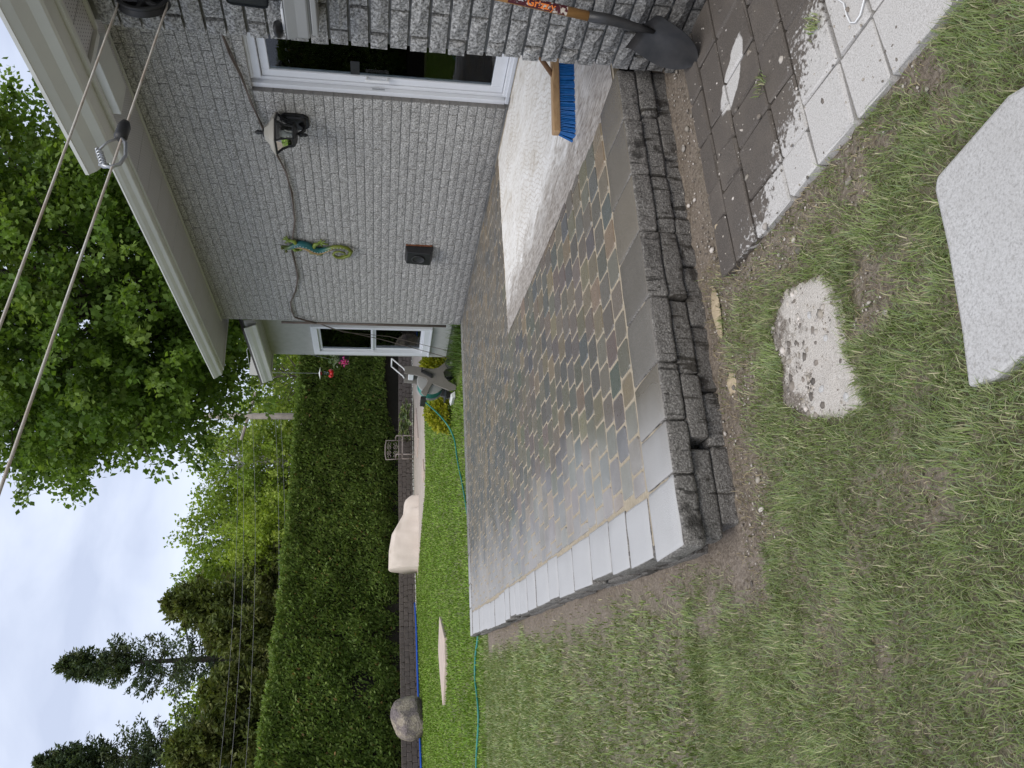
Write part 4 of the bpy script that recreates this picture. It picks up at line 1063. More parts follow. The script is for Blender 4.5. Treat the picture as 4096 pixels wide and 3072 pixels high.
# ================================================================== TOOLS
sh = thing('shovel', 'round point shovel with wooden handle leaning on the brick bay', 'shovel', (2.40, 2.2, .05))
SX = 2.455
H0 = Vector((SX + .0, 2.132, .51)); H1 = Vector((SX + .035, 1.98, 1.72)); hd = (H1 - H0).normalized()
b = MB(); b.tube([H0 - hd * .03, H0 + hd * .3, H1], [.0185, .0185, .0175], 16); b.build('handle', M['woodz'], sh, True)
nk = [H0 + hd * .015, Vector((SX - .002, 2.135, .44)), Vector((SX - .012, 2.138, .38)), Vector((SX - .02, 2.146, .32)), Vector((SX - .02, 2.156, .25))]
b = MB(); b.tube(nk, [.0215, .021, .019, .016, .009], 14); b.build('socket', M['shovel'], sh, True)
# blade: dished plate, shoulders to point, laid out in (s across, t down)
b = MB(); BC0 = Vector((SX - .012, 2.143, .305)); BT_ = Vector((SX - .085, 2.232, .055)); td = (BT_ - BC0); blen = td.length; td.normalize()
sdir = Vector((0.15, 1.0, .28)); sdir = (sdir - td * sdir.dot(td)).normalized(); nd = td.cross(sdir).normalized()
if nd.x > 0: nd = -nd
nt_, ns_ = 14, 13; vf = []
def halfw(t): return .103 * (1 - max(0, (t - .42) / .58) ** 2.0) ** .62 if t < 1 else 0
for i in range(nt_):
    t_ = i / (nt_ - 1)
    for j in range(ns_):
        s_ = -1 + 2 * j / (ns_ - 1); wv = s_ * halfw(t_)
        dish = .020 * (s_ * s_) * (1 - .3 * t_) * (halfw(t_) / .1) + .012 * t_ * t_ - .014 * math.exp(-(s_ * 3.2) ** 2) * max(0, 1 - t_ * 1.7)
        roll = .012 * max(0, 1 - t_ / .05) * (abs(s_) > .12)
        vf.append(BC0 + td * blen * t_ + sdir * wv + nd * (dish + roll))
n0 = len(vf); vf2 = [p - nd * .002 for p in vf]
ff = [(i * ns_ + j, i * ns_ + j + 1, (i + 1) * ns_ + j + 1, (i + 1) * ns_ + j) for i in range(nt_ - 1) for j in range(ns_ - 1)]
b.add(vf + vf2, ff + [tuple(n0 + k for k in reversed(q)) for q in ff]); blade = b.build('blade', M['shovel'], sh, True)
# label wrapped round the handle + lettering
vd = (Vector((0, 0, 1.3)) - (H0 + hd * .17)).normalized(); vd = (vd - hd * vd.dot(hd)).normalized(); tv = hd.cross(vd).normalized()
def wrap(t0, t1, a0, a1, r_, n=14):
    v = []; f = []
    for i in range(2):
        for k in range(n):
            q = a0 + (a1 - a0) * k / (n - 1); v.append(H0 + hd * (t0 if i == 0 else t1) + (vd * math.cos(q) + tv * math.sin(q)) * r_)
    f = [(k, k + 1, n + k + 1, n + k) for k in range(n - 1)]; return v, f
b = MB(); b.add(*wrap(.105, .34, -.95, 1.25, .0190)); b.build('label', M['label'], sh, True)
def text_mesh(s, size):
    cu = bpy.data.curves.new('txt', 'FONT'); cu.body = s; cu.size = size; cu.align_x = 'LEFT'; cu.align_y = 'CENTER'
    cu.offset = size * .02; cu.resolution_u = 3
    to = bpy.data.objects.new('txt', cu); C.objects.link(to)
    dg = bpy.context.evaluated_depsgraph_get(); me = bpy.data.meshes.new_from_object(to.evaluated_get(dg)); bpy.data.objects.remove(to); return me
def wrap_text(s, size, t0, ang, r_, m, name='lettering'):
    """t runs down the handle from the grip side, letters wrap round it"""
    me = text_mesh(s, size)
    bm = bmesh.new(); bm.from_mesh(me); bmesh.ops.subdivide_edges(bm, edges=bm.edges, cuts=1); bm.to_mesh(me); bm.free()
    for v in me.vertices:
        q = ang + v.co.y / r_ * SGN; p = H0 + hd * (t0 - v.co.x) + (vd * math.cos(q) + tv * math.sin(q)) * r_; v.co = p
    me.materials.clear(); me.materials.append(m); return ob(name, me, sh)
SGN = 1 if (tv.dot(_r) > 0) else -1
wrap_text('Grizzly', .040, .268, .10 * SGN, .0194, M['orange'])
b = MB(); dc = .305
v = [H0 + hd * (dc + a) + (vd * math.cos(q) + tv * math.sin(q)) * .0194 for a, q in ((.034, .25), (0, .95), (-.034, .25), (0, -.45))]
b.add(v, [(0, 1, 2, 3)]); b.build('badge_border', M['white'], sh)
v = [H0 + hd * (dc + a) + (vd * math.cos(q) + tv * math.sin(q)) * .0197 for a, q in ((.031, .25), (0, .87), (-.031, .25), (0, -.37))]
b = MB(); b.add(v, [(0, 1, 2, 3)]); b.build('badge', M['black'], sh)
wrap_text('Garant', .0165, dc + .024, .22 * SGN, .0202, M['white'])

br = thing('push_broom', 'push broom with blue bristles and wooden block standing on the whitened bed', 'broom', (3.1, 3.2, .27))
B0 = Vector((2.858, 3.258, 0)); B1 = Vector((3.42, 3.115, 0)); bd = (B1 - B0).normalized(); bn = Vector((-bd.y, bd.x, 0))
b = MB(); e = .028
bb = [B0 + bn * e, B0 - bn * e, B1 - bn * e, B1 + bn * e]
b.hexa([(p.x, p.y, .358) for p in bb], [(p.x, p.y, .398) for p in bb]); b.build('block', M['woodx'], br, False, .007)
b = MB(); q = random.Random(3); Lb = (B1 - B0).length
for i in range(62):
    for j in range(5):
        s_ = (i + .5) / 62 * Lb; o_ = (j - 2) * .0105
        p0 = B0 + bd * s_ + bn * o_; sp_ = (s_ / Lb - .5) * .05; p1 = p0 + bd * (sp_ + q.uniform(-.006, .006)) + bn * (o_ * .9 + q.uniform(-.005, .005))
        b.tube([(p0.x, p0.y, .36), ((p0.x + p1.x) / 2, (p0.y + p1.y) / 2, .318), (p1.x, p1.y, .276)], [.003, .0042, .0052], 5)
b.build('bristles', M['bristle'], br)
J = B0 + bd * .34; b = MB(); b.tube([(J.x, J.y, .39), (J.x + .16, J.y - .24, .66), (J.x + .45, J.y - .66, 1.35)], [.014, .0135, .013], 12); b.build('handle', M['woodd'], br, True)

# white string loop dropped on the path
q = [(1.86, 1.47), (1.80, 1.42), (1.748, 1.395), (1.705, 1.397), (1.672, 1.392), (1.655, 1.375), (1.656, 1.352), (1.679, 1.325), (1.73, 1.29), (1.80, 1.26)]
b = MB(); b.tube([(x, y, zt(y) + .006) for x, y in q], .0022, 6); o = b.build('string', M['white'], None, True); tag(o, 'loop of white string lying on the dry path pavers', 'string')

# ================================================================== YARD
# sandy walk and flagstones
FZ = 0.15
o = slab('sandy_walk', [(8.6, 20.0), (6.94, 19.24), (5.88, 19.1), (5.1, 19.6), (4.8, 20.85), (4.2, 22.3), (3.6, 23.6), (6.5, 25.4), (8.4, 25.75), (11, 26.1), (14, 26.2), (14, 20.5)], 0.05, FZ + .012, M['sandpath'], None, 0); tag(o, kind='structure')
for poly, lab in (([(9.05, 23.43), (7.6, 22.2), (7.2, 22.9), (7.9, 24.2), (8.85, 24.6)], 'pale flat flagstone on the sandy walk beside the chair'), ([(6.18, 19.74), (5.70, 19.35), (5.53, 19.74), (5.9, 20.3)], 'tan flat flagstone at the lawn edge of the sandy walk'), ([(1.6, 14.72), (1.05, 15.16), (.6, 14.85), (.09, 14.31), (.74, 13.72), (1.14, 13.72)], 'pinkish flagstone lying alone in the middle of the back lawn')):
    o = slab('flagstone', poly, .08, FZ + .05, M['pinkslab'], None, .01); tag(o, lab, 'flagstone', 'flagstones in the back yard')

# retaining wall of stacked blocks
rwall = thing('retaining_wall', 'low retaining wall of brown stacked blocks below the hedge', 'retaining wall', (2.4, 24.4, .1))
def rw_at(s):
    a = 0
    for k in range(len(RW) - 1):
        p, q = Vector((*RW[k], 0)), Vector((*RW[k + 1], 0)); L = (q - p).length
        if s <= a + L or k == len(RW) - 2: return p + (q - p) * ((s - a) / L), math.atan2(q.y - p.y, q.x - p.x)
        a += L
RBT = [chamfer_box(1, 1, 1, .07, 500 + k, .4) for k in range(5)]
RBM = [fix(me_pd('stone_block', v, f, M['retain'])) for v, f in RBT]
items = []
for c in range(4):
    s = 6.6 + (c % 2) * .1
    while s < 25.6:
        L = g.uniform(.17, .26); p, a = rw_at(s + L / 2); items.append((p, a, L, c)); s += L
items.sort(key=lambda q: abs(q[0].x - 4.5))
for k, (p, a, L, c) in enumerate(items[:290]):
    n = Vector((-math.sin(a), math.cos(a), 0)); q = p + n * (.12 + .015 * c + g.uniform(-.012, .012))
    ob('stone_block', RBM[k % 5], rwall, (q.x, q.y, .125 + .136 * c + .068), (0, 0, a + g.uniform(-.04, .04)), (L - .008, .22, .131))
V = []
for k, (p, a, L, c) in enumerate(items[290:]):
    n = Vector((-math.sin(a), math.cos(a), 0)); q = p + n * (.12 + .015 * c)
    v = np.array(RBT[k % 5][0]) * np.array([L - .008, .22, .131]); ca, sa = math.cos(a), math.sin(a)
    v = np.stack([v[:, 0] * ca - v[:, 1] * sa, v[:, 0] * sa + v[:, 1] * ca, v[:, 2]], 1); V.append((v, RBT[k % 5][1], (1, 1, 1), (q.x, q.y, .125 + .136 * c + .068), (.15, .12, .1)))
joined('end_blocks', V, M['retain'], rwall)
b = MB()
for k in range(len(RW) - 1):
    (xa, ya), (xc, yc_) = RW[k], RW[k + 1]; a = math.atan2(yc_ - ya, xc - xa); n = (-math.sin(a), math.cos(a))
    b.hexa([(xa + n[0] * .2, ya + n[1] * .2, 0), (xc + n[0] * .2, yc_ + n[1] * .2, 0), (xc + n[0] * .32, yc_ + n[1] * .32, 0), (xa + n[0] * .32, ya + n[1] * .32, 0)], [(xa + n[0] * .2, ya + n[1] * .2, .655), (xc + n[0] * .2, yc_ + n[1] * .2, .655), (xc + n[0] * .32, yc_ + n[1] * .32, .655), (xa + n[0] * .32, ya + n[1] * .32, .655)])
b.build('core', M['twig'], rwall)
# raised bed behind it
v = [(x, y + .3, .64) for x, y in RW] + [(x * 4, 120, 3.5) for x, y in RW]; n = len(RW)
o = ob('raised_ground', me_pd('raised_ground', v, [(k, k + 1, n + k + 1, n + k) for k in range(n - 1)], M['ground'])); tag(o, kind='structure')

# gravel along the wall, pebbles in the bare soil
def pebbles(name, P, sizes, pal, q):
    ico = bmesh.new(); bmesh.ops.create_icosphere(ico, subdivisions=1, radius=1); iv = np.array([v.co[:] for v in ico.verts]); fc = [tuple(v.index for v in f.verts) for f in ico.faces]; ico.free()
    n = len(P); V = iv[None] * q.uniform(.75, 1.25, (n, len(iv), 1)) * (sizes[:, None, None] * q.uniform(.5, 1.2, (n, 1, 3)) * np.array([1, 1, .65])) + P[:, None, :]
    o = quads_mesh(name, V, colmix(n, pal, q, .25), M['pebble'], None, len(iv), fc); return tag(o, kind='stuff')
q = np.random.default_rng(11)
s = q.uniform(6.6, 25, 1500); P = []
for t_ in s:
    p, a = rw_at(t_); P.append((p.x + math.sin(a) * q.uniform(.02, .22), p.y - math.cos(a) * q.uniform(.02, .22), FZ + .015))
pebbles('white_gravel', np.array(P), q.uniform(.02, .045, 1500), [(.6, .58, .54), (.5, .48, .44), (.7, .68, .64), (.35, .33, .3)], q)
X = q.uniform(.3, 2.5, 12000); Y = q.uniform(1.2, 2.53, 12000)
k = q.random(12000) < .3; X[k] = q.uniform(.66, 1.18, k.sum()); Y[k] = q.uniform(1.75, 2.12, k.sum())
inS = inpoly(X, Y, SAND); bare = (turf(X, Y) < .35) & (X < 1.42) | ((Y > 2.35) & (X < 2.5)); keep = (inS & (q.random(12000) < np.where(Y > 1.93, .95, .22))) | (bare & (q.random(12000) < .45))
onpath = (X > 1.41) & (Y < 2.32) & (q.random(12000) < .12); keep |= onpath
X, Y = X[keep], Y[keep]; sz = np.where(q.random(len(X)) < .05, q.uniform(.008, .017, len(X)), q.uniform(.0015, .006, len(X)))
Z = np.where((X > 1.41) & (Y < 2.32), GH(X, Y) + .018, GH(X, Y) + .002)
pebbles('pebbles', np.stack([X, Y, Z], 1), sz, [(.35, .31, .26), (.45, .41, .36), (.22, .19, .16), (.55, .5, .45), (.16, .14, .12)], q)
for x, y, r_, lab in ((.735, 1.80, .012, 'blue grey stone at the far corner of the sand patch'), (.80, 1.90, .011, 'rounded grey stone in the middle of the sand patch'), (1.03, 1.88, .010, 'pale stone in the gravel of the sand patch'), (.93, 1.83, .009, 'small tan stone on the open sand of the sand patch')):
    bm = bmesh.new(); bmesh.ops.create_icosphere(bm, subdivisions=2, radius=r_)
    for v in bm.verts: v.co = Vector((v.co.x * 1.2, v.co.y, v.co.z * .7)) * g.uniform(.85, 1.12)
    me = bpy.data.meshes.new('stone'); bm.to_mesh(me); bm.free(); me.materials.append(M['slab']); o = ob('stone', me, None, (x, y, float(GH(x, y)) + r_ * .4), (0, 0, g.random() * 6)); tag(o, lab, 'stone', 'stones on the sand patch')

# garden hose
def catmull(P, n=6):
    P = [Vector(p) for p in P]; P = [P[0] * 2 - P[1]] + P + [P[-1] * 2 - P[-2]]; r = []
    for i in range(1, len(P) - 2):
        for k in range(n):
            t_ = k / n; a, b_, c, d = P[i - 1:i + 3]
            r.append(.5 * ((2 * b_) + (c - a) * t_ + (2 * a - 5 * b_ + 4 * c - d) * t_ ** 2 + (3 * b_ - a - 3 * c + d) * t_ ** 3))
    return r + [P[-2]]
hp = [(4.45, 11.18, .66), (4.38, 11.2, .58), (4.22, 11.25, .40), (4.05, 11.3, .26), (3.8, 11.2, .185), (3.45, 10.98, .175), (3.19, 10.72, .175), (2.91, 10.4, .175), (2.6, 10.1, .175), (2.3, 9.85, .175), (1.9, 9.45, .175), (1.5, 9.16, .175), (1.1, 9.10, .175), (.85, 9.14, .175), (.72, 9.30, .172), (.59, 9.52, .172), (.37, 9.66, .172), (.18, 9.55, .172), (.02, 9.46, .172), (-.17, 9.49, .172), (-.43, 9.72, .172), (-.7, 9.87, .172), (-1.4, 10.1, .172), (-2.5, 10.0, .172)]
b = MB(); b.tube(catmull(hp), .0125, 8); o = b.build('garden_hose', M['hose'], None, True); tag(o, 'green garden hose lying across the lawn from the reel', 'hose')
b = MB(); b.tube(catmull([(3.1, 24.6, .20), (2.38, 23.95, .19), (1.64, 23.40, .2), (.9, 23.05, .2), (.3, 22.65, .2), (-.65, 22.02, .2), (-1.28, 21.6, .2), (-2.5, 20.8, .2)]), .03, 8); o = b.build('blue_pipe', M['blue'], None, True); tag(o, 'bright blue pipe laid along the foot of the retaining wall', 'pipe')

# hose reel cart
hr = thing('hose_reel_cart', 'taupe plastic hose reel cart on wheels at the corner of the house', 'hose reel', (4.75, 11.2, FZ))
side = [(4.943, .945), (4.818, .945), (4.80, .80), (4.77, .69), (4.745, .615), (4.70, .595), (4.636, .615), (4.511, .70), (4.462, .66), (4.455, .612), (4.60, .555), (4.655, .52), (4.60, .40), (4.545, .27), (4.56, .155), (4.63, .15), (4.69, .26), (4.764, .325), (4.85, .345), (4.91, .30), (4.94, .20), (5.03, .20), (5.045, .28), (5.0, .34), (4.93, .42), (4.90, .53), (4.925, .66), (4.95, .80)]
for y0 in (11.02, 11.36):
    b = MB(); b.prism(side, y0, y0 + .03, 'y'); b.build('side_frame', M['taupe'], hr, False, .006)
b = MB(); b.lathe([(.20, 0), (.215, .01), (.215, .02), (.17, .025), (.15, .03), (.15, .26), (.17, .265), (.215, .27), (.215, .28), (.20, .29)], (4.715, 11.06, .54), (0, 1, 0), 30); b.build('drum', M['greyplastic'], hr, True)
b = MB()
for k in range(9): b.lathe([(.16 + .012 * math.cos(u), .045 + .0245 * k + .012 * math.sin(u)) for u in np.linspace(0, 2 * math.pi, 9)], (4.715, 11.06, .54), (0, 1, 0), 28)
for k in range(9): b.lathe([(.186 + .012 * math.cos(u), .045 + .0245 * k + .012 * math.sin(u)) for u in np.linspace(0, 2 * math.pi, 9)], (4.715, 11.06, .54), (0, 1, 0), 28)
b.build('hose_coil', M['hose'], hr, True)
for y0, s_ in ((10.985, 1), (11.43, 1)):
    b = MB(); b.lathe([(.05, -.03), (.09, -.03), (.096, -.022), (.096, .022), (.09, .03), (.05, .03)], (4.986, y0, FZ + .075), (0, 1, 0), 24); wh = b.build('wheel', M['blackplastic'], hr, True)
    b = MB(); b.lathe([(.022, -.036), (.028, -.03), (.028, .03), (.022, .036)], (4.986, y0, FZ + .075), (0, 1, 0), 14); b.build('hub', M['greyplastic'], wh, True)
b = MB(); b.tube([(4.88, 11.05, .94), (4.918, 11.05, .96), (5.08, 11.05, 1.14)], .011, 8); b.tube([(4.88, 11.35, .94), (4.918, 11.35, .96), (5.08, 11.35, 1.14)], .011, 8); b.tube([(5.08, 11.05, 1.14), (5.08, 11.35, 1.14)], .012, 8); b.build('push_handle', M['white'], hr, True)
b = MB(); b.hexa([(4.84, 10.99, .70), (4.88, 10.99, .67), (4.80, 10.99, .51), (4.74, 10.99, .53)], [(4.84, 11.018, .70), (4.88, 11.018, .67), (4.80, 11.018, .51), (4.74, 11.018, .53)]); b.tube([(4.86, 10.99, .685), (4.86, 10.90, .685)], .014, 8); b.build('crank', M['blackplastic'], hr, False, .006)
b = MB(); b.hexa([(4.50, 11.05, .24), (4.55, 11.05, .17), (4.45, 11.05, .165), (4.42, 11.05, .22)], [(4.50, 11.36, .24), (4.55, 11.36, .17), (4.45, 11.36, .165), (4.42, 11.36, .22)]); b.build('foot', M['white'], hr, False, .008)
b = MB(); b.box((4.40, 11.06, .62), (4.462, 11.35, .70)); b.build('hose_guide', M['blackplastic'], hr, False, .008)
b = MB(); b.box((4.845, 11.055, .80), (4.90, 11.35, .88)); b.build('tray', M['white'], hr, False, .006)
b = MB(); b.box((4.46, 11.06, .30), (4.62, 11.35, .325)); b.build('crossbar', M['charcoal'], hr, False, .004)

# patio chair by the hedge
ch = thing('patio_chair', 'brown metal patio chair with scrolled back in front of the retaining wall', 'chair', (8.36, 25.7, FZ))
CX, CY = 8.36, 25.65
for sx in (-.33, .33):
    for dy in (0, .5):
        b = MB(); b.tube([(CX + sx, CY - dy, FZ), (CX + sx, CY - dy, .56)], .02, 8); b.build('leg', M['chair'], ch, True)
    b = MB(); b.tube([(CX + sx, CY + .02, .76), (CX + sx, CY - .25, .79), (CX + sx, CY - .5, .76), (CX + sx, CY - .52, .56)], .022, 8); b.build('armrest', M['chair'], ch, True)
b = MB(); b.box((CX - .33, CY - .5, .545), (CX + .33, CY, .575)); b.build('seat', M['chair'], ch, False, .006)
b = MB(); b.tube([(CX - .33, CY, .56), (CX - .34, CY + .06, 1.1), (CX - .15, CY + .065, 1.13), (CX + .15, CY + .065, 1.13), (CX + .34, CY + .06, 1.1), (CX + .33, CY, .56)], .022, 8); b.tube([(CX - .33, CY + .01, .67), (CX + .33, CY + .01, .67)], .018, 8); b.build('back_frame', M['chair'], ch, True)
for sx in (-1, 1):
    for sz_ in (-1, 1):
        b = MB(); c0 = (CX + sx * .10, CY + .05, .89 + sz_ * .10)
        b.tube([(c0[0] + sx * .085 * (1 - k / 26) * math.cos(k * .42 + .5), c0[1], c0[2] + sz_ * .085 * (1 - k / 26) * math.sin(k * .42 + .5)) for k in range(24)], .010, 5)
        b.tube([(c0[0] + sx * .12 + sx * .05 * math.cos(k * .5), c0[1], c0[2] + sz_ * .0 + sz_ * .05 * math.sin(k * .5)) for k in range(12)], .009, 5); b.build('scroll', M['chair'], ch, True)

# covered lounger
def cover():
    n, m_ = 40, 28; xs = np.linspace(3.90, 5.99, n)
    top = np.interp(xs, [3.9, 3.95, 4.45, 4.93, 5.48, 5.87, 5.99], [.93, 1.0, .99, .90, .52, .48, .27])
    V = []; q = np.random.default_rng(8)
    for i, x in enumerate(xs):
        for j in range(m_):
            u = j / (m_ - 1); a = -1 + 2 * u; hz = top[i] * (1 - abs(a) ** 5) ** .6
            wv = .42 + .12 * (1 - hz / 1.0)
            fold = (fbm(np.array(x * 2.2 + hz * 3.0), np.array(a * 3 + hz * 1.5 + 9), 3) - .5) * .34 * min(1, abs(a) * 1.3)
            yy = 23.35 + a * wv + np.sign(a) * abs(fold); z = FZ + .0 + max(0, (hz - .0)) * (1 - .13) + .02 * fold
            V.append((x + fold * .25, yy + (x - 5) * -.12, max(z, FZ + .0)))
    F = [(i * m_ + j, i * m_ + j + 1, (i + 1) * m_ + j + 1, (i + 1) * m_ + j) for i in range(n - 1) for j in range(m_ - 1)] + [tuple(range(m_)), tuple(reversed(range((n - 1) * m_, n * m_)))]
    o = ob('furniture_cover', fix(me_pd('furniture_cover', V, F, M['tarp'], True))); tag(o, 'beige fabric cover over a garden lounger in front of the hedge', 'furniture cover')
cover()

# boulder
def boulder():
    bm = bmesh.new(); bmesh.ops.create_icosphere(bm, subdivisions=4, radius=1); q = np.random.default_rng(21); pl = unit(q.normal(size=(16, 3))); dd = q.uniform(.68, .95, 16)
    for v in bm.verts:
        p = np.array(v.co[:])
        for n_, d_ in zip(pl, dd):
            e = p @ n_ - d_
            if e > 0: p = p - n_ * e * .85
        p *= 1 + .05 * (fbm(np.array(p[0] * 4 + 5), np.array(p[1] * 4 + p[2] * 3), 4) - .5)
        v.co = Vector((p[0] * .62, p[1] * .5, p[2] * .52))
    me = bpy.data.meshes.new('boulder'); bm.to_mesh(me); bm.free()
    t = NT('boulder_rock'); n1 = t.noise(3, 5, .6); n2 = t.noise(22, 5, .65)
    c = t.mix(t.ramp(n1, [(.42, 0.), (.56, 1.)]), t.ramp(n2, [(.3, (.10, .085, .085)), (.7, (.26, .22, .215))]), t.ramp(n2, [(.3, (.2, .165, .125)), (.7, (.48, .42, .34))]))
    t.bump(n2, .9, .04); me.materials.append(t.set(c, .9, .3)); o = ob('boulder', me, None, (-.05, 21.62, FZ + .30), (0, .1, .3)); tag(o, 'large pinkish grey boulder at the foot of the retaining wall', 'boulder')
boulder()

# hummingbird feeder and hanging basket by the wing
fd = thing('bird_feeder', 'red hummingbird feeder with clear bottle hanging past the corner of the house', 'bird feeder', (5.01, 11.5, 2.0))
b = MB(); b.lathe([(.01, 2.268), (.095, 2.247), (.097, 2.243), (.01, 2.252)], (5.01, 11.5, 0), (0, 0, 1), 24); b.build('ant_guard', M['white'], fd, True)
b = MB(); b.lathe([(.026, 2.222), (.028, 2.246)], (5.01, 11.5, 0), (0, 0, 1), 14); b.build('cap', M['red'], fd)
b = MB(); b.lathe([(.024, 2.222), (.028, 2.17), (.02, 2.13), (.02, 2.10)], (5.01, 11.5, 0), (0, 0, 1), 16); b.build('bottle', M['clear'], fd, True)
b = MB(); b.lathe([(.03, 2.10), (.05, 2.09), (.062, 2.07), (.055, 2.045), (.02, 2.038)], (5.01, 11.5, 0), (0, 0, 1), 18); b.build('base', M['red'], fd, True)
for k in range(4):
    q_ = k * math.pi / 2 + .4; b = MB(); b.lathe([(.008, 0), (.024, .012), (.028, .016), (.01, .012)], (5.01 + .055 * math.cos(q_), 11.5 + .055 * math.sin(q_), 2.085), (math.cos(q_), math.sin(q_), .5), 10); b.build('feeding_flower', M['red'], fd, True)
b = MB(); b.tube([(5.01, 11.5, 2.268), (5.01, 11.5, 3.3), (5.3, 11.3, 3.35), (5.5, 10.9, 3.05)], .004, 5); b.build('hanger', M['steel'], fd)
hb = thing('hanging_basket', 'dark hanging basket with pink flowers half hidden by the stucco corner', 'hanging basket', (5.25, 11.3, 1.81))
b = MB(); b.lathe([(.085, 1.80), (.13, 1.94), (.135, 1.945), (.12, 1.94), (.08, 1.82)], (5.25, 11.3, 0), (0, 0, 1), 20); b.build('pot', M['charcoal'], hb, True)
b = MB(); b.tube([(5.25, 11.3, 2.45), (5.25, 11.3, 3.0), (5.4, 11.0, 3.05)], .004, 5)
for k in range(3): b.tube([(5.25 + .13 * math.cos(k * 2.1), 11.3 + .13 * math.sin(k * 2.1), 1.94), (5.25, 11.3, 2.45)], .002, 4)
b.build('wire_hanger', M['steel'], hb)
q = np.random.default_rng(31); n = 260; D = unit(q.normal(size=(n, 3))) * np.array([1, 1, .6]) + np.array([0, 0, .35]); P = np.array([5.25, 11.3, 1.96]) + D * q.uniform(.02, .18, (n, 1))
quads_mesh('foliage', leaves(P, D + q.normal(size=(n, 3)) * .4, np.full(n, .05), .6, q), colmix(n, [(.10, .16, .06), (.2, .26, .15), (.3, .33, .25)], q), M['leaf'], hb)
n = 70; P = np.array([5.10, 11.25, 1.87]) + q.normal(size=(n, 3)) * np.array([.03, .03, .025]); quads_mesh('flowers', leaves(P, q.normal(size=(n, 3)), np.full(n, .03), .9, q), colmix(n, [(.75, .04, .32), (.85, .2, .5)], q), M['leaf'], hb)

# utility pole and wires
KP = .72
def kp(p): return Vector((p[0] * KP, p[1] * KP, (p[2] - 1.3) * KP + 1.3))
up_ = thing('utility_pole', 'grey wooden utility pole with crossarm behind the hedge', 'utility pole', (11.7, 31.4, .7))
b = MB(); b.tube([kp((16.25, 43.6, .5)), kp((16.25, 43.6, 13.5))], [.15, .12], 12); b.build('pole', M['pole'], up_, True)
b = MB(); b.tube([kp((17.6, 43.3, 8.45)), kp((15.0, 44.2, 9.2))], .06, 6); b.tube([kp((17.4, 43.0, 5.75)), kp((15.6, 43.8, 5.8))], .05, 6); b.build('crossarm', M['pole'], up_)
for k, (a, c, sag) in enumerate((((15.1, 44.2, 9.4), (-20, 44, 10.6), .8), ((16.2, 43.7, 9.2), (-20, 42, 9.6), .9), ((17.4, 43.3, 8.7), (-20, 40, 8.4), .9), ((16.2, 43.5, 7.3), (-20, 38, 6.6), .7), ((16.2, 43.5, 7.0), (-20, 38, 6.2), .7), ((16.2, 43.5, 6.2), (-20, 37, 4.9), .7))):
    a, c = kp(a), kp(c); b = MB(); b.tube([a.lerp(c, u) - Vector((0, 0, sag * 4 * u * (1 - u))) for u in np.linspace(0, 1, 17)], .006, 4)
    o = b.build('power_line', M['wire']); tag(o, ['topmost', 'second highest', 'third highest', 'fourth highest', 'fifth highest', 'lowest'][k] + ' of the power lines strung across the trees from the utility pole', 'power line', 'power lines')

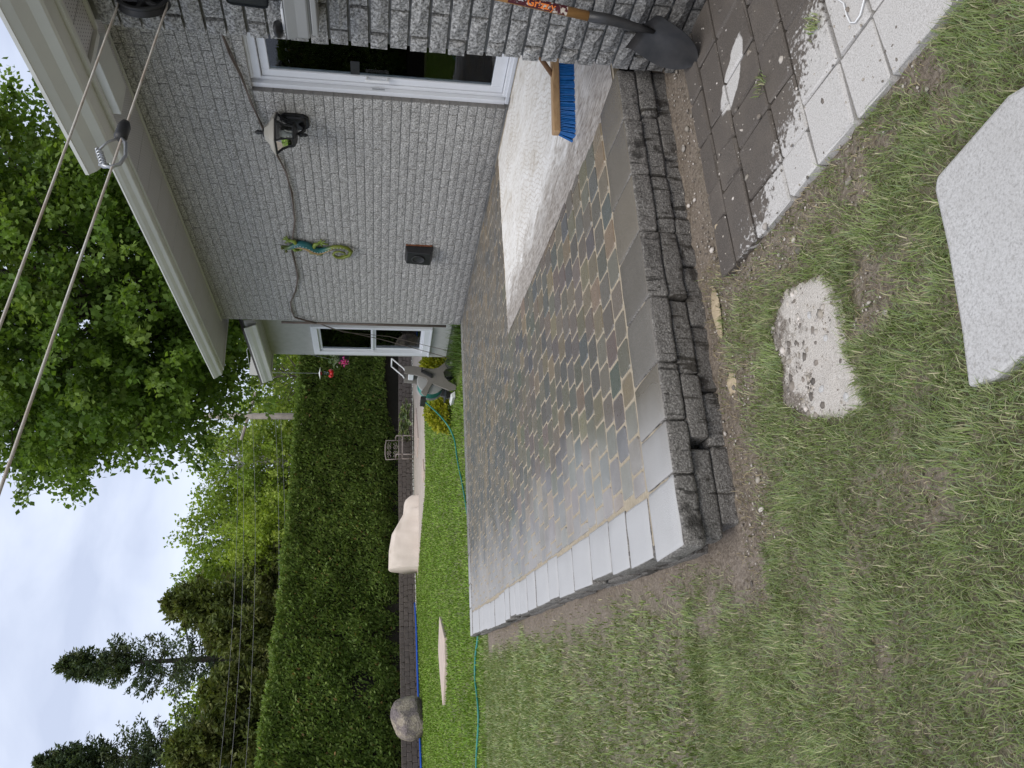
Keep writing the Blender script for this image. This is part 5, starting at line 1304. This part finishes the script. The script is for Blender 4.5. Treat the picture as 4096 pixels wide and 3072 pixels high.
# ================================================================== PLANTS
# cedar hedge along the retaining wall
def hedge():
    root = thing('cedar_hedge', 'tall clipped cedar hedge along the top of the retaining wall', 'hedge', (4.5, 25.5, .64))
    q = np.random.default_rng(41); HT = 4.28
    pts = [rw_at(s) for s in np.linspace(0, 29.5, 300)]; px = np.array([p.x for p, a in pts]); py = np.array([p.y for p, a in pts]); pa = np.array([a for p, a in pts])
    n = 150000; k = q.integers(0, 300, n); s = k / 299 * 29.5 + q.uniform(-.05, .05, n)
    face = q.random(n)
    z = .62 + (HT - .62) * q.random(n); topm = face > .86
    lump = (fbm(s * 1.1, z * 1.1, 4) - .5) * .75
    dep = .30 + lump + np.abs(q.normal(size=n)) * .10 + .22 * smoothstep(1.25, .7, z)
    z = np.where(topm, HT + (fbm(s * 1.2, s * .3 + 7, 3) - .5) * .35 - np.abs(q.normal(size=n)) * .10, z)
    dep = np.where(topm, q.uniform(.25, 1.7, n), dep)
    # ragged raised hem to the right of the chair
    hem = .60 + .50 * smoothstep(8.9, 10.5, px[k]) + .3 * (fbm(s * 1.7, s * 0 + 3, 3) - .45)
    nx, ny = -np.sin(pa[k]), np.cos(pa[k])
    P = np.stack([px[k] + nx * dep + np.cos(pa[k]) * q.uniform(-.06, .06, n), py[k] + ny * dep + np.sin(pa[k]) * q.uniform(-.06, .06, n), z], 1)
    hole = np.hypot((P[:, 0] - .85) / .32, (P[:, 2] - 1.75) / .42) < 1 + .3 * q.normal(size=n)
    ok = (P[:, 2] > hem) & ~(hole & (q.random(n) < .93)); P = P[ok]; topm = topm[ok]; nx, ny = nx[ok], ny[ok]; n = len(P)
    D = np.stack([-nx * q.uniform(.1, .9, n), -ny * q.uniform(.1, .9, n), q.uniform(.0, 1.0, n)], 1) + q.normal(size=(n, 3)) * .35
    col = colmix(n, [(.135, .205, .045), (.16, .24, .052), (.12, .18, .042), (.18, .255, .062), (.22, .28, .08)], q, .25)
    br = (q.random(n) < .012); col[br] = (.30, .19, .08)
    V = leaves(P, D, np.full(n, .125), .42, q)
    quads_mesh('foliage', V, col, M['needle'], root)
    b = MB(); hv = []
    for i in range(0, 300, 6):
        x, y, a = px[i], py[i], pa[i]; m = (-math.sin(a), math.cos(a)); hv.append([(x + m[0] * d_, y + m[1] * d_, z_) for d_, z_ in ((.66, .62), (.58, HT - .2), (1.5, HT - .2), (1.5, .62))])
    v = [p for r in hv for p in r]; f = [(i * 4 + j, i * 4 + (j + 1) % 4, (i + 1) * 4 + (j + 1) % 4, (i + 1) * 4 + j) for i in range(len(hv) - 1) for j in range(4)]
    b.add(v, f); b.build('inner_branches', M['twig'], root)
    b = MB()
    for i in range(4, 296, 7):
        x, y, a = px[i], py[i], pa[i]; d_ = .75 + q.uniform(-.1, .15); b.tube([(x - math.sin(a) * d_, y + math.cos(a) * d_, .6), (x - math.sin(a) * (d_ + .05), y + math.cos(a) * (d_ + .05), 1.3)], .045, 5)
    b.build('stems', M['bark'], root)['kind'] = 'stuff'
hedge()

def broadleaf(name, label, base, ctr, rad, nspray, per, lsize, pal, seed, trunk_r=.2, droop=.0, gaps=.35, group='trees behind the hedge', bark='bark', spray=(.7, 1.5), side=None, spread=.13, cat='tree', jit=.22):
    q = np.random.default_rng(seed); root = thing(name, label, cat, base, group)
    ctr = np.array(ctr); rad = np.array(rad)
    d = unit(q.normal(size=(nspray, 3))); rr = q.uniform(.25, 1, nspray) ** .55
    lump = 1 + .30 * (fbm(d[:, 0] * 2.2 + 4, d[:, 1] * 2.2 + d[:, 2] * 2.2 + 8, 3) - .5) * 2
    S0 = ctr + d * rad * (rr * lump * .86)[:, None]
    keep = fbm(S0[:, 0] * .55 + S0[:, 2] * .3 + seed, S0[:, 1] * .55 + S0[:, 2] * .62, 3) > gaps
    S0, d, rr = S0[keep], d[keep], rr[keep]; m = len(S0)
    dr = unit(d * np.array([1, 1, .55]) + np.array([0, 0, .25 - droop]) + q.normal(size=(m, 3)) * .33)
    L = q.uniform(*spray, m)
    u = q.random((m, per)); P = S0[:, None, :] + dr[:, None, :] * (u * L[:, None])[..., None] + q.normal(size=(m, per, 3)) * (spread * (1.15 - .65 * u))[..., None]
    P[..., 2] -= (u ** 2) * .12 * L[:, None]
    P = P.reshape(-1, 3); D = np.repeat(dr, per, 0) * .5 + q.normal(size=P.shape) * .8 + np.array([0, 0, -.35])
    n = len(P); base_c = np.repeat(colmix(m, pal, q, jit), per, 0) * q.uniform(.85, 1.18, (n, 1))
    quads_mesh('crown', leaves(P, D, np.full(n, lsize), .72, q), np.clip(base_c, 0, 1), M['leaf'], root)
    b = MB(); B = Vector(base); top = Vector(ctr) + Vector((0, 0, rad[2] * .55)); pts = [B.lerp(top, t_) + Vector((q.normal() * .12, q.normal() * .12, 0)) * (t_ > 0) * trunk_r * 4 for t_ in np.linspace(0, 1, 7)]
    b.tube(pts, [trunk_r * (1 - .8 * t_) for t_ in np.linspace(0, 1, 7)], 8); b.build('trunk', M[bark], root, True)
    b = MB(); sel = q.choice(m, min(m, 110), replace=False)
    for i in sel:
        e = Vector(S0[i] + dr[i] * L[i] * .8); t_ = min(.92, max(.22, (e.z - base[2]) / (top.z - base[2] + 1e-6) * .75)); a = B.lerp(top, t_); mid = a.lerp(Vector(S0[i]), .55) + Vector((0, 0, .12 * (e - a).length * .4))
        b.tube([a, mid, Vector(S0[i]), e], [trunk_r * .28 * (1.1 - t_), trunk_r * .16, trunk_r * .07, .006], 5)
    b.build('branches', M[bark], root)
    return root
MAPLE = [(.11, .185, .03), (.13, .21, .034), (.15, .235, .04), (.095, .165, .028), (.18, .26, .055)]
broadleaf('maple_tree', 'big leafy maple rising above the roof and eave', (10.3, 19.1, .15), (10.25, 19.2, 9.2), (4.75, 4.75, 5.4), 1900, 85, .15, MAPLE, 51, .32, .10, .31, 'trees around the yard', spray=(.8, 1.7), spread=.15)
# long drooping sprays on the lawn side of the maple
YG = [(.23, .31, .04), (.27, .35, .045), (.20, .28, .04), (.31, .38, .07)]
YG2 = [(.18, .26, .04), (.22, .30, .045), (.16, .235, .035), (.26, .33, .06)]
broadleaf('birch_tree', 'pale trunked yellow green tree standing left of the utility pole', (13.2, 42.5, 1.5), (13.2, 42.5, 7.0), (4.2, 3.4, 4.3), 420, 55, .20, YG2, 61, .13, 0, .36, bark='palebark', spread=.24)
broadleaf('birch_tree', 'yellow green tree in the middle of the row behind the hedge', (9.6, 44, 1.5), (9.7, 44, 7.0), (3.6, 3, 5.0), 420, 55, .20, YG2, 62, .13, 0, .36, bark='palebark', spread=.24)
broadleaf('leafy_tree', 'tall thin topped green tree beside the dark cedars', (7.2, 45, 1.5), (7.3, 45, 6.8), (3.0, 3, 5.0), 380, 55, .2, YG2, 63, .14, 0, .36, spread=.24)
broadleaf('leafy_tree', 'rounded bright lime green tree behind the hedge', (8.0, 39.0, 1.5), (8.0, 39.0, 5.4), (2.2, 2.2, 3.2), 330, 60, .16, YG, 64, .12, 0, .22, spread=.2)
broadleaf('leafy_tree', 'lime green tree right behind the utility pole', (18.0, 46, 1.5), (18.0, 46, 6.2), (4.0, 3, 3.6), 380, 55, .20, YG, 65, .14, 0, .36, spread=.24)
broadleaf('leafy_tree', 'green tree seen under the eave of the stucco wing', (24, 44, 1.5), (24, 44, 6.5), (4.5, 4, 4.6), 380, 55, .22, YG2, 66, .15, 0, .3, spread=.26)
broadleaf('leafy_tree', 'light green tree peeping between the two spruces', (1.3, 46, 1.5), (1.3, 46, 7.5), (2.8, 2.8, 4.4), 300, 55, .20, YG, 67, .14, 0, .33, spread=.24)
broadleaf('bare_branched_tree', 'thin half bare tree beside the utility pole', (17.4, 40.5, 1.5), (17.4, 40.5, 6.6), (2.4, 2, 3.4), 70, 16, .14, YG2, 68, .12, 0, .2, spread=.2)

def conifer(name, label, base, H, r0, z0, nb, per, lsize, pal, seed, droop=.25, dens=1.0, group='evergreens behind the hedge', trunk=.2, lean=(0, 0), power=.8):
    q = np.random.default_rng(seed); root = thing(name, label, 'tree', base, group); B = np.array(base)
    t_ = q.random(nb) ** .85; t_[: nb // 5] = q.uniform(.75, 1, nb // 5); h = z0 + (H - z0) * t_; az = q.uniform(0, 2 * np.pi, nb)
    L = r0 * (1 - t_) ** power * q.uniform(.6, 1.15, nb) + .18; up = .32 * t_ - droop * (1 - t_)
    d = np.stack([np.cos(az), np.sin(az), up], 1)
    S0 = np.stack([B[0] + lean[0] * h, B[1] + lean[1] * h, B[2] + h], 1)
    u = q.uniform(.10, 1, (nb, per)); P = S0[:, None] + d[:, None] * (u * L[:, None])[..., None]
    P[..., 2] += -.10 * L[:, None] * np.sin(u * 3.1) + .10 * L[:, None] * u ** 2
    side = np.stack([-np.sin(az), np.cos(az), np.zeros(nb)], 1)
    P += side[:, None] * (q.normal(size=(nb, per)) * .20 * (L[:, None] * (1.05 - u)))[..., None] + q.normal(size=P.shape) * .06; P[..., 2] -= np.abs(q.normal(size=(nb, per))) * .10
    D = np.repeat(d, per, 0) * .7 + q.normal(size=(nb * per, 3)) * .5 + np.array([0, 0, -.15]); P = P.reshape(-1, 3); n = len(P)
    col = np.repeat(colmix(nb, pal, q, .25), per, 0)
    quads_mesh('crown', leaves(P, D, np.full(n, lsize), .38, q), col, M['needle'], root)
    b = MB(); b.tube([(B[0], B[1], B[2]), (B[0] + lean[0] * H * .5, B[1] + lean[1] * H * .5, B[2] + H * .5), (B[0] + lean[0] * H, B[1] + lean[1] * H, B[2] + H)], [trunk, trunk * .62, .02], 8); b.build('trunk', M['bark'], root, True)
    b = MB()
    for i in q.choice(nb, min(nb, 130), replace=False):
        e = S0[i] + d[i] * L[i] * .85; b.tube([S0[i], (S0[i] + e) / 2 - np.array([0, 0, .06 * L[i]]), e], [.03, .02, .006], 4)
    b.build('branches', M['bark'], root); return root
SP = [(.07, .10, .05), (.06, .088, .045), (.085, .115, .05), (.10, .12, .06)]
CD = [(.12, .15, .04), (.10, .13, .035), (.14, .165, .045), (.13, .14, .045)]
conifer('spruce_tree', 'tall narrow spruce with bare lower trunk behind the hedge', (2.9, 41.0, 1.5), 14.4, 2.7, 4.0, 210, 85, .20, SP, 71, .05, trunk=.26, power=.8)
conifer('spruce_tree', 'spruce whose twin tips rise at the edge of the picture', (-1.2, 42.5, 1.5), 15.2, 3.0, 4.0, 280, 80, .20, SP, 72, .1, trunk=.24)
conifer('spruce_tree', 'second tip of the dark spruces at the edge of the picture', (-2.3, 42.0, 1.5), 15.0, 2.8, 4.0, 220, 75, .20, SP, 73, .1, trunk=.22)
for k, (x, y, H, r_, lab) in enumerate(((5.0, 37.5, 9.4, 2.6, 'broad dark cedar standing next to the lime green tree'), (3.6, 36.5, 7.4, 2.5, 'bushy cedar in front of the tall narrow spruce'), (1.2, 36, 7.2, 2.7, 'bushy cedar left of the tall narrow spruce'), (-.9, 35.5, 8.2, 2.6, 'dense cedar below the twin spruce tips'), (-3.0, 35, 8.0, 2.8, 'cedar at the outer edge of the evergreens'), (6.6, 38.2, 6.2, 2.0, 'low cedar tucked under the lime green tree'))):
    conifer('cedar_tree', lab, (x, y, 1.2), H, r_, .3, 330, 70, .24, CD, 80 + k, -.25, trunk=.16, power=.6)

# shrubs, hosta, ornamental grass
def shrub(name, label, c, rad, n, size, pal, seed, cat='shrub', w_=.6):
    q = np.random.default_rng(seed); root = thing(name, label, cat, (c[0], c[1], FZ)); d = unit(q.normal(size=(n, 3))); d[:, 2] = np.abs(d[:, 2]); rr = q.uniform(.55, 1, n) ** .6 * (1 + .35 * (fbm(d[:, 0] * 3 + 5, d[:, 1] * 3 + d[:, 2] * 3, 3) - .5))
    P = np.array(c) + d * np.array(rad) * rr[:, None]; quads_mesh('foliage', leaves(P, d * .8 + q.normal(size=(n, 3)) * .6, np.full(n, size), w_, q), colmix(n, pal, q, .2), M['leaf'], root)
    b = MB()
    for k in range(14): e = Vector(c) + Vector(d[k] * np.array(rad) * .8); b.tube([(c[0], c[1], FZ - .02), e], [.012, .004], 5)
    b.build('stems', M['bark'], root)
YS = [(.30, .31, .02), (.36, .36, .03), (.24, .27, .02), (.42, .40, .05)]
shrub('golden_shrub', 'yellow leaved shrub against the stucco corner', (5.32, 11.9, .22), (.36, .3, .42), 2600, .06, YS, 91)
shrub('golden_shrub', 'yellow leaved shrub on the lawn side of the hose reel', (4.55, 12.1, .20), (.30, .28, .36), 2200, .06, YS, 92)
def hosta():
    q = np.random.default_rng(95); root = thing('hosta', 'variegated hosta with white edged leaves beside the metal chair', 'plant', (9.35, 25.55, FZ)); V = []; V2 = []
    for cx_, cy_, r_ in ((9.75, 25.6, .36), (9.35, 25.5, .36), (9.0, 25.55, .3)):
        for k in range(70):
            a = q.uniform(0, 6.28); e = q.uniform(.12, 1); o_ = np.array([math.cos(a), math.sin(a), 0]); P0 = np.array([cx_, cy_, FZ + .1]) + o_ * r_ * e * .8 + np.array([0, 0, .42 * (1 - e * .75)]); L = q.uniform(.19, .29); D = o_ * .8 + np.array([0, 0, q.uniform(-.5, .35)]); D /= np.linalg.norm(D); s_ = np.cross(D, [0, 0, 1]); s_ /= np.linalg.norm(s_)
            for A, sc, lift in ((V, 1, 0), (V2, .66, .004)):
                n_ = np.cross(s_, D); o2 = P0 + D * L * (1 - sc) * .4 + n_ * lift
                A.append([o2, o2 + D * L * sc * .35 + s_ * L * .34 * sc, o2 + D * L * sc * .75 + s_ * L * .22 * sc, o2 + D * L * sc, o2 + D * L * sc * .75 - s_ * L * .22 * sc, o2 + D * L * sc * .35 - s_ * L * .34 * sc])
    quads_mesh('leaf_edges', np.array(V), colmix(len(V), [(.45, .5, .3), (.5, .55, .36)], q, .1), M['leaf'], root, 6); quads_mesh('leaves', np.array(V2), colmix(len(V2), [(.10, .19, .05), (.13, .23, .06)], q, .15), M['leaf'], root, 6)
hosta()

# ------------------------------------------------------------------ grass
def blades(name, X, Y, Z, Ln, Wd, pal, seed, lean=.9, kind='stuff', weights=None, parent=None):
    q = np.random.default_rng(seed); n = len(X); a = q.uniform(0, 2 * np.pi, n); clump = fbm(X * 7, Y * 7, 2) * 9
    a = np.where(q.random(n) < .55, clump + q.normal(size=n) * .7, a); d = np.stack([np.cos(a), np.sin(a), np.zeros(n)], 1); s = np.stack([-np.sin(a), np.cos(a), np.zeros(n)], 1)
    le = q.uniform(.25, 1.15, n) * lean; P = np.stack([X, Y, Z], 1); up_v = np.array([0, 0, 1.0]); L = Ln[:, None]; W2 = (Wd / 2)[:, None]; ls = le[:, None]
    m1 = P + d * L * .45 * np.sin(ls * .7) + up_v * L * .5 * np.cos(ls * .7); tip = m1 + d * L * .5 * np.sin(ls * 1.5) + up_v * L * .5 * np.cos(ls * 1.5)
    V = np.stack([P - s * W2, P + s * W2, m1 + s * W2 * .85, m1 - s * W2 * .85, tip], 1)
    i = q.choice(len(pal), n, p=weights); col = np.array(pal)[i] * q.uniform(.75, 1.25, (n, 1)) * (.75 + .5 * fbm(X * 2.3 + 50, Y * 2.3, 3))[:, None]
    o = quads_mesh(name, V, np.clip(col, 0, 1), M['grass'], parent, 5, [(0, 1, 2, 3), (3, 2, 4)])
    if kind: o['kind'] = kind
    return o
GP = [(.20, .265, .085), (.235, .29, .11), (.28, .325, .15), (.22, .28, .145), (.37, .37, .21), (.5, .46, .30), (.17, .235, .07)]
GW = [.2, .2, .2, .15, .12, .05, .08]
def forbidden(X, Y, m=0.0):
    f = (X > x_out(Y) - m) & (Y > 2.50) & (Y < 9.02 + m) & (X < 13)
    f |= (X > 1.40) & (Y < 2.335)
    f |= inpoly(X, Y, STEP)
    return f
q = np.random.default_rng(101)
n = 210000; X = q.uniform(-1.5, 1.46, n); Y = q.uniform(.55, 3.1, n); tf = turf(X, Y); tf = np.where(inpoly(X, Y, SAND), 0.0, tf)
k = (q.random(n) < tf) & (~forbidden(X, Y)); X, Y, tf = X[k], Y[k], tf[k]; n = len(X)
big = fbm(X * 2.1 + 9, Y * 2.1, 3)
near_g = blades('lawn_grass', X, Y, GH(X, Y) - .004, q.uniform(.02, .052, n) * (.65 + .8 * big) * (.7 + .4 * tf), q.uniform(.0015, .0031, n), GP, 102, 1.15, weights=GW)
n = 105000; X = q.uniform(-3.2, .75, n); Y = 3.0 + 6.3 * q.random(n) ** 1.1; k = (q.random(n) < turf(X, Y)) & (~forbidden(X, Y)); X, Y = X[k], Y[k]; n = len(X)
blades('mid_lawn_grass', X, Y, GH(X, Y) - .004, q.uniform(.028, .055, n), q.uniform(.004, .007, n), GP, 103, 1.1, weights=GW)
n = 170000; X = q.uniform(-7, 12, n); Y = 8.9 + 16 * q.random(n) ** 1.25; k = (~forbidden(X, Y, .0)) & (Y < rw_y(X) - .2) & ~((X > 4.5) & (Y < 10.9)) & ~inpoly(X, Y, [(8.6, 20.0), (6.94, 19.24), (5.88, 19.1), (5.1, 19.6), (4.8, 20.85), (4.2, 22.3), (3.6, 23.6), (6.5, 25.4), (8.4, 25.75), (11, 26.1), (14, 26.2), (14, 20.5)]) & ~inpoly(X, Y, [(1.6, 14.72), (1.05, 15.16), (.6, 14.85), (.09, 14.31), (.74, 13.72), (1.14, 13.72)])
X, Y = X[k], Y[k]; n = len(X)
blades('back_lawn_grass', X, Y, GH(X, Y) - .004, q.uniform(.035, .065, n), .006 + .0007 * Y * q.uniform(.6, 1.2, n), [(.15, .26, .03), (.18, .30, .038), (.20, .31, .042), (.14, .22, .035), (.26, .33, .085)], 104, 1.1)
# dry bits lying on the bare soil
n = 16000; X = q.uniform(-.2, 1.55, n); Y = np.where(q.random(n) < .5, q.uniform(1.2, 2.53, n), q.uniform(2.4, 8, n)); k = (turf(X, Y) < .6) & (~forbidden(X, Y)) & (~inpoly(X, Y, SAND) | (q.random(n) < .2)); X, Y = X[k], Y[k]; n = len(X)
blades('dry_grass', X, Y, GH(X, Y) + .001, q.uniform(.015, .045, n), q.uniform(.0015, .0032, n), [(.34, .28, .17), (.26, .21, .13), (.2, .16, .1), (.42, .36, .24), (.13, .16, .05)], 105, 1.75)
# tufts: path joints, rim of the stepping stone, tall grass by the wing
def tuft(name, label, cx_, cy_, n, r_, Lh, seed, pal=GP, z=None):
    q = np.random.default_rng(seed); X = cx_ + q.normal(size=n) * r_; Y = cy_ + q.normal(size=n) * r_
    o = blades(name, X, Y, np.full(n, z if z is not None else float(GH(cx_, cy_))), q.uniform(.5, 1.1, n) * Lh, np.full(n, .0035 if Lh < .1 else .007), pal, seed, .75, None); tag(o, label, 'grass tuft')
tuft('grass_tuft', 'small green tuft in the path joint beside the dry corner', 1.80, 1.515, 60, .014, .035, 111, z=.055)
tuft('grass_tuft', 'tiny dry tuft in the wet part of the path', 1.87, 1.83, 40, .016, .03, 112, z=.06)
tuft('ornamental_grass', 'long arching grass growing at the foot of the stucco wing', 4.85, 9.75, 420, .13, .30, 113, [(.08, .14, .03), (.10, .17, .04), (.13, .19, .05)])
tuft('ornamental_grass', 'long arching grass behind the reel wheel by the stucco wing', 4.88, 10.45, 380, .14, .28, 114, [(.08, .14, .03), (.10, .17, .04), (.13, .19, .05)])
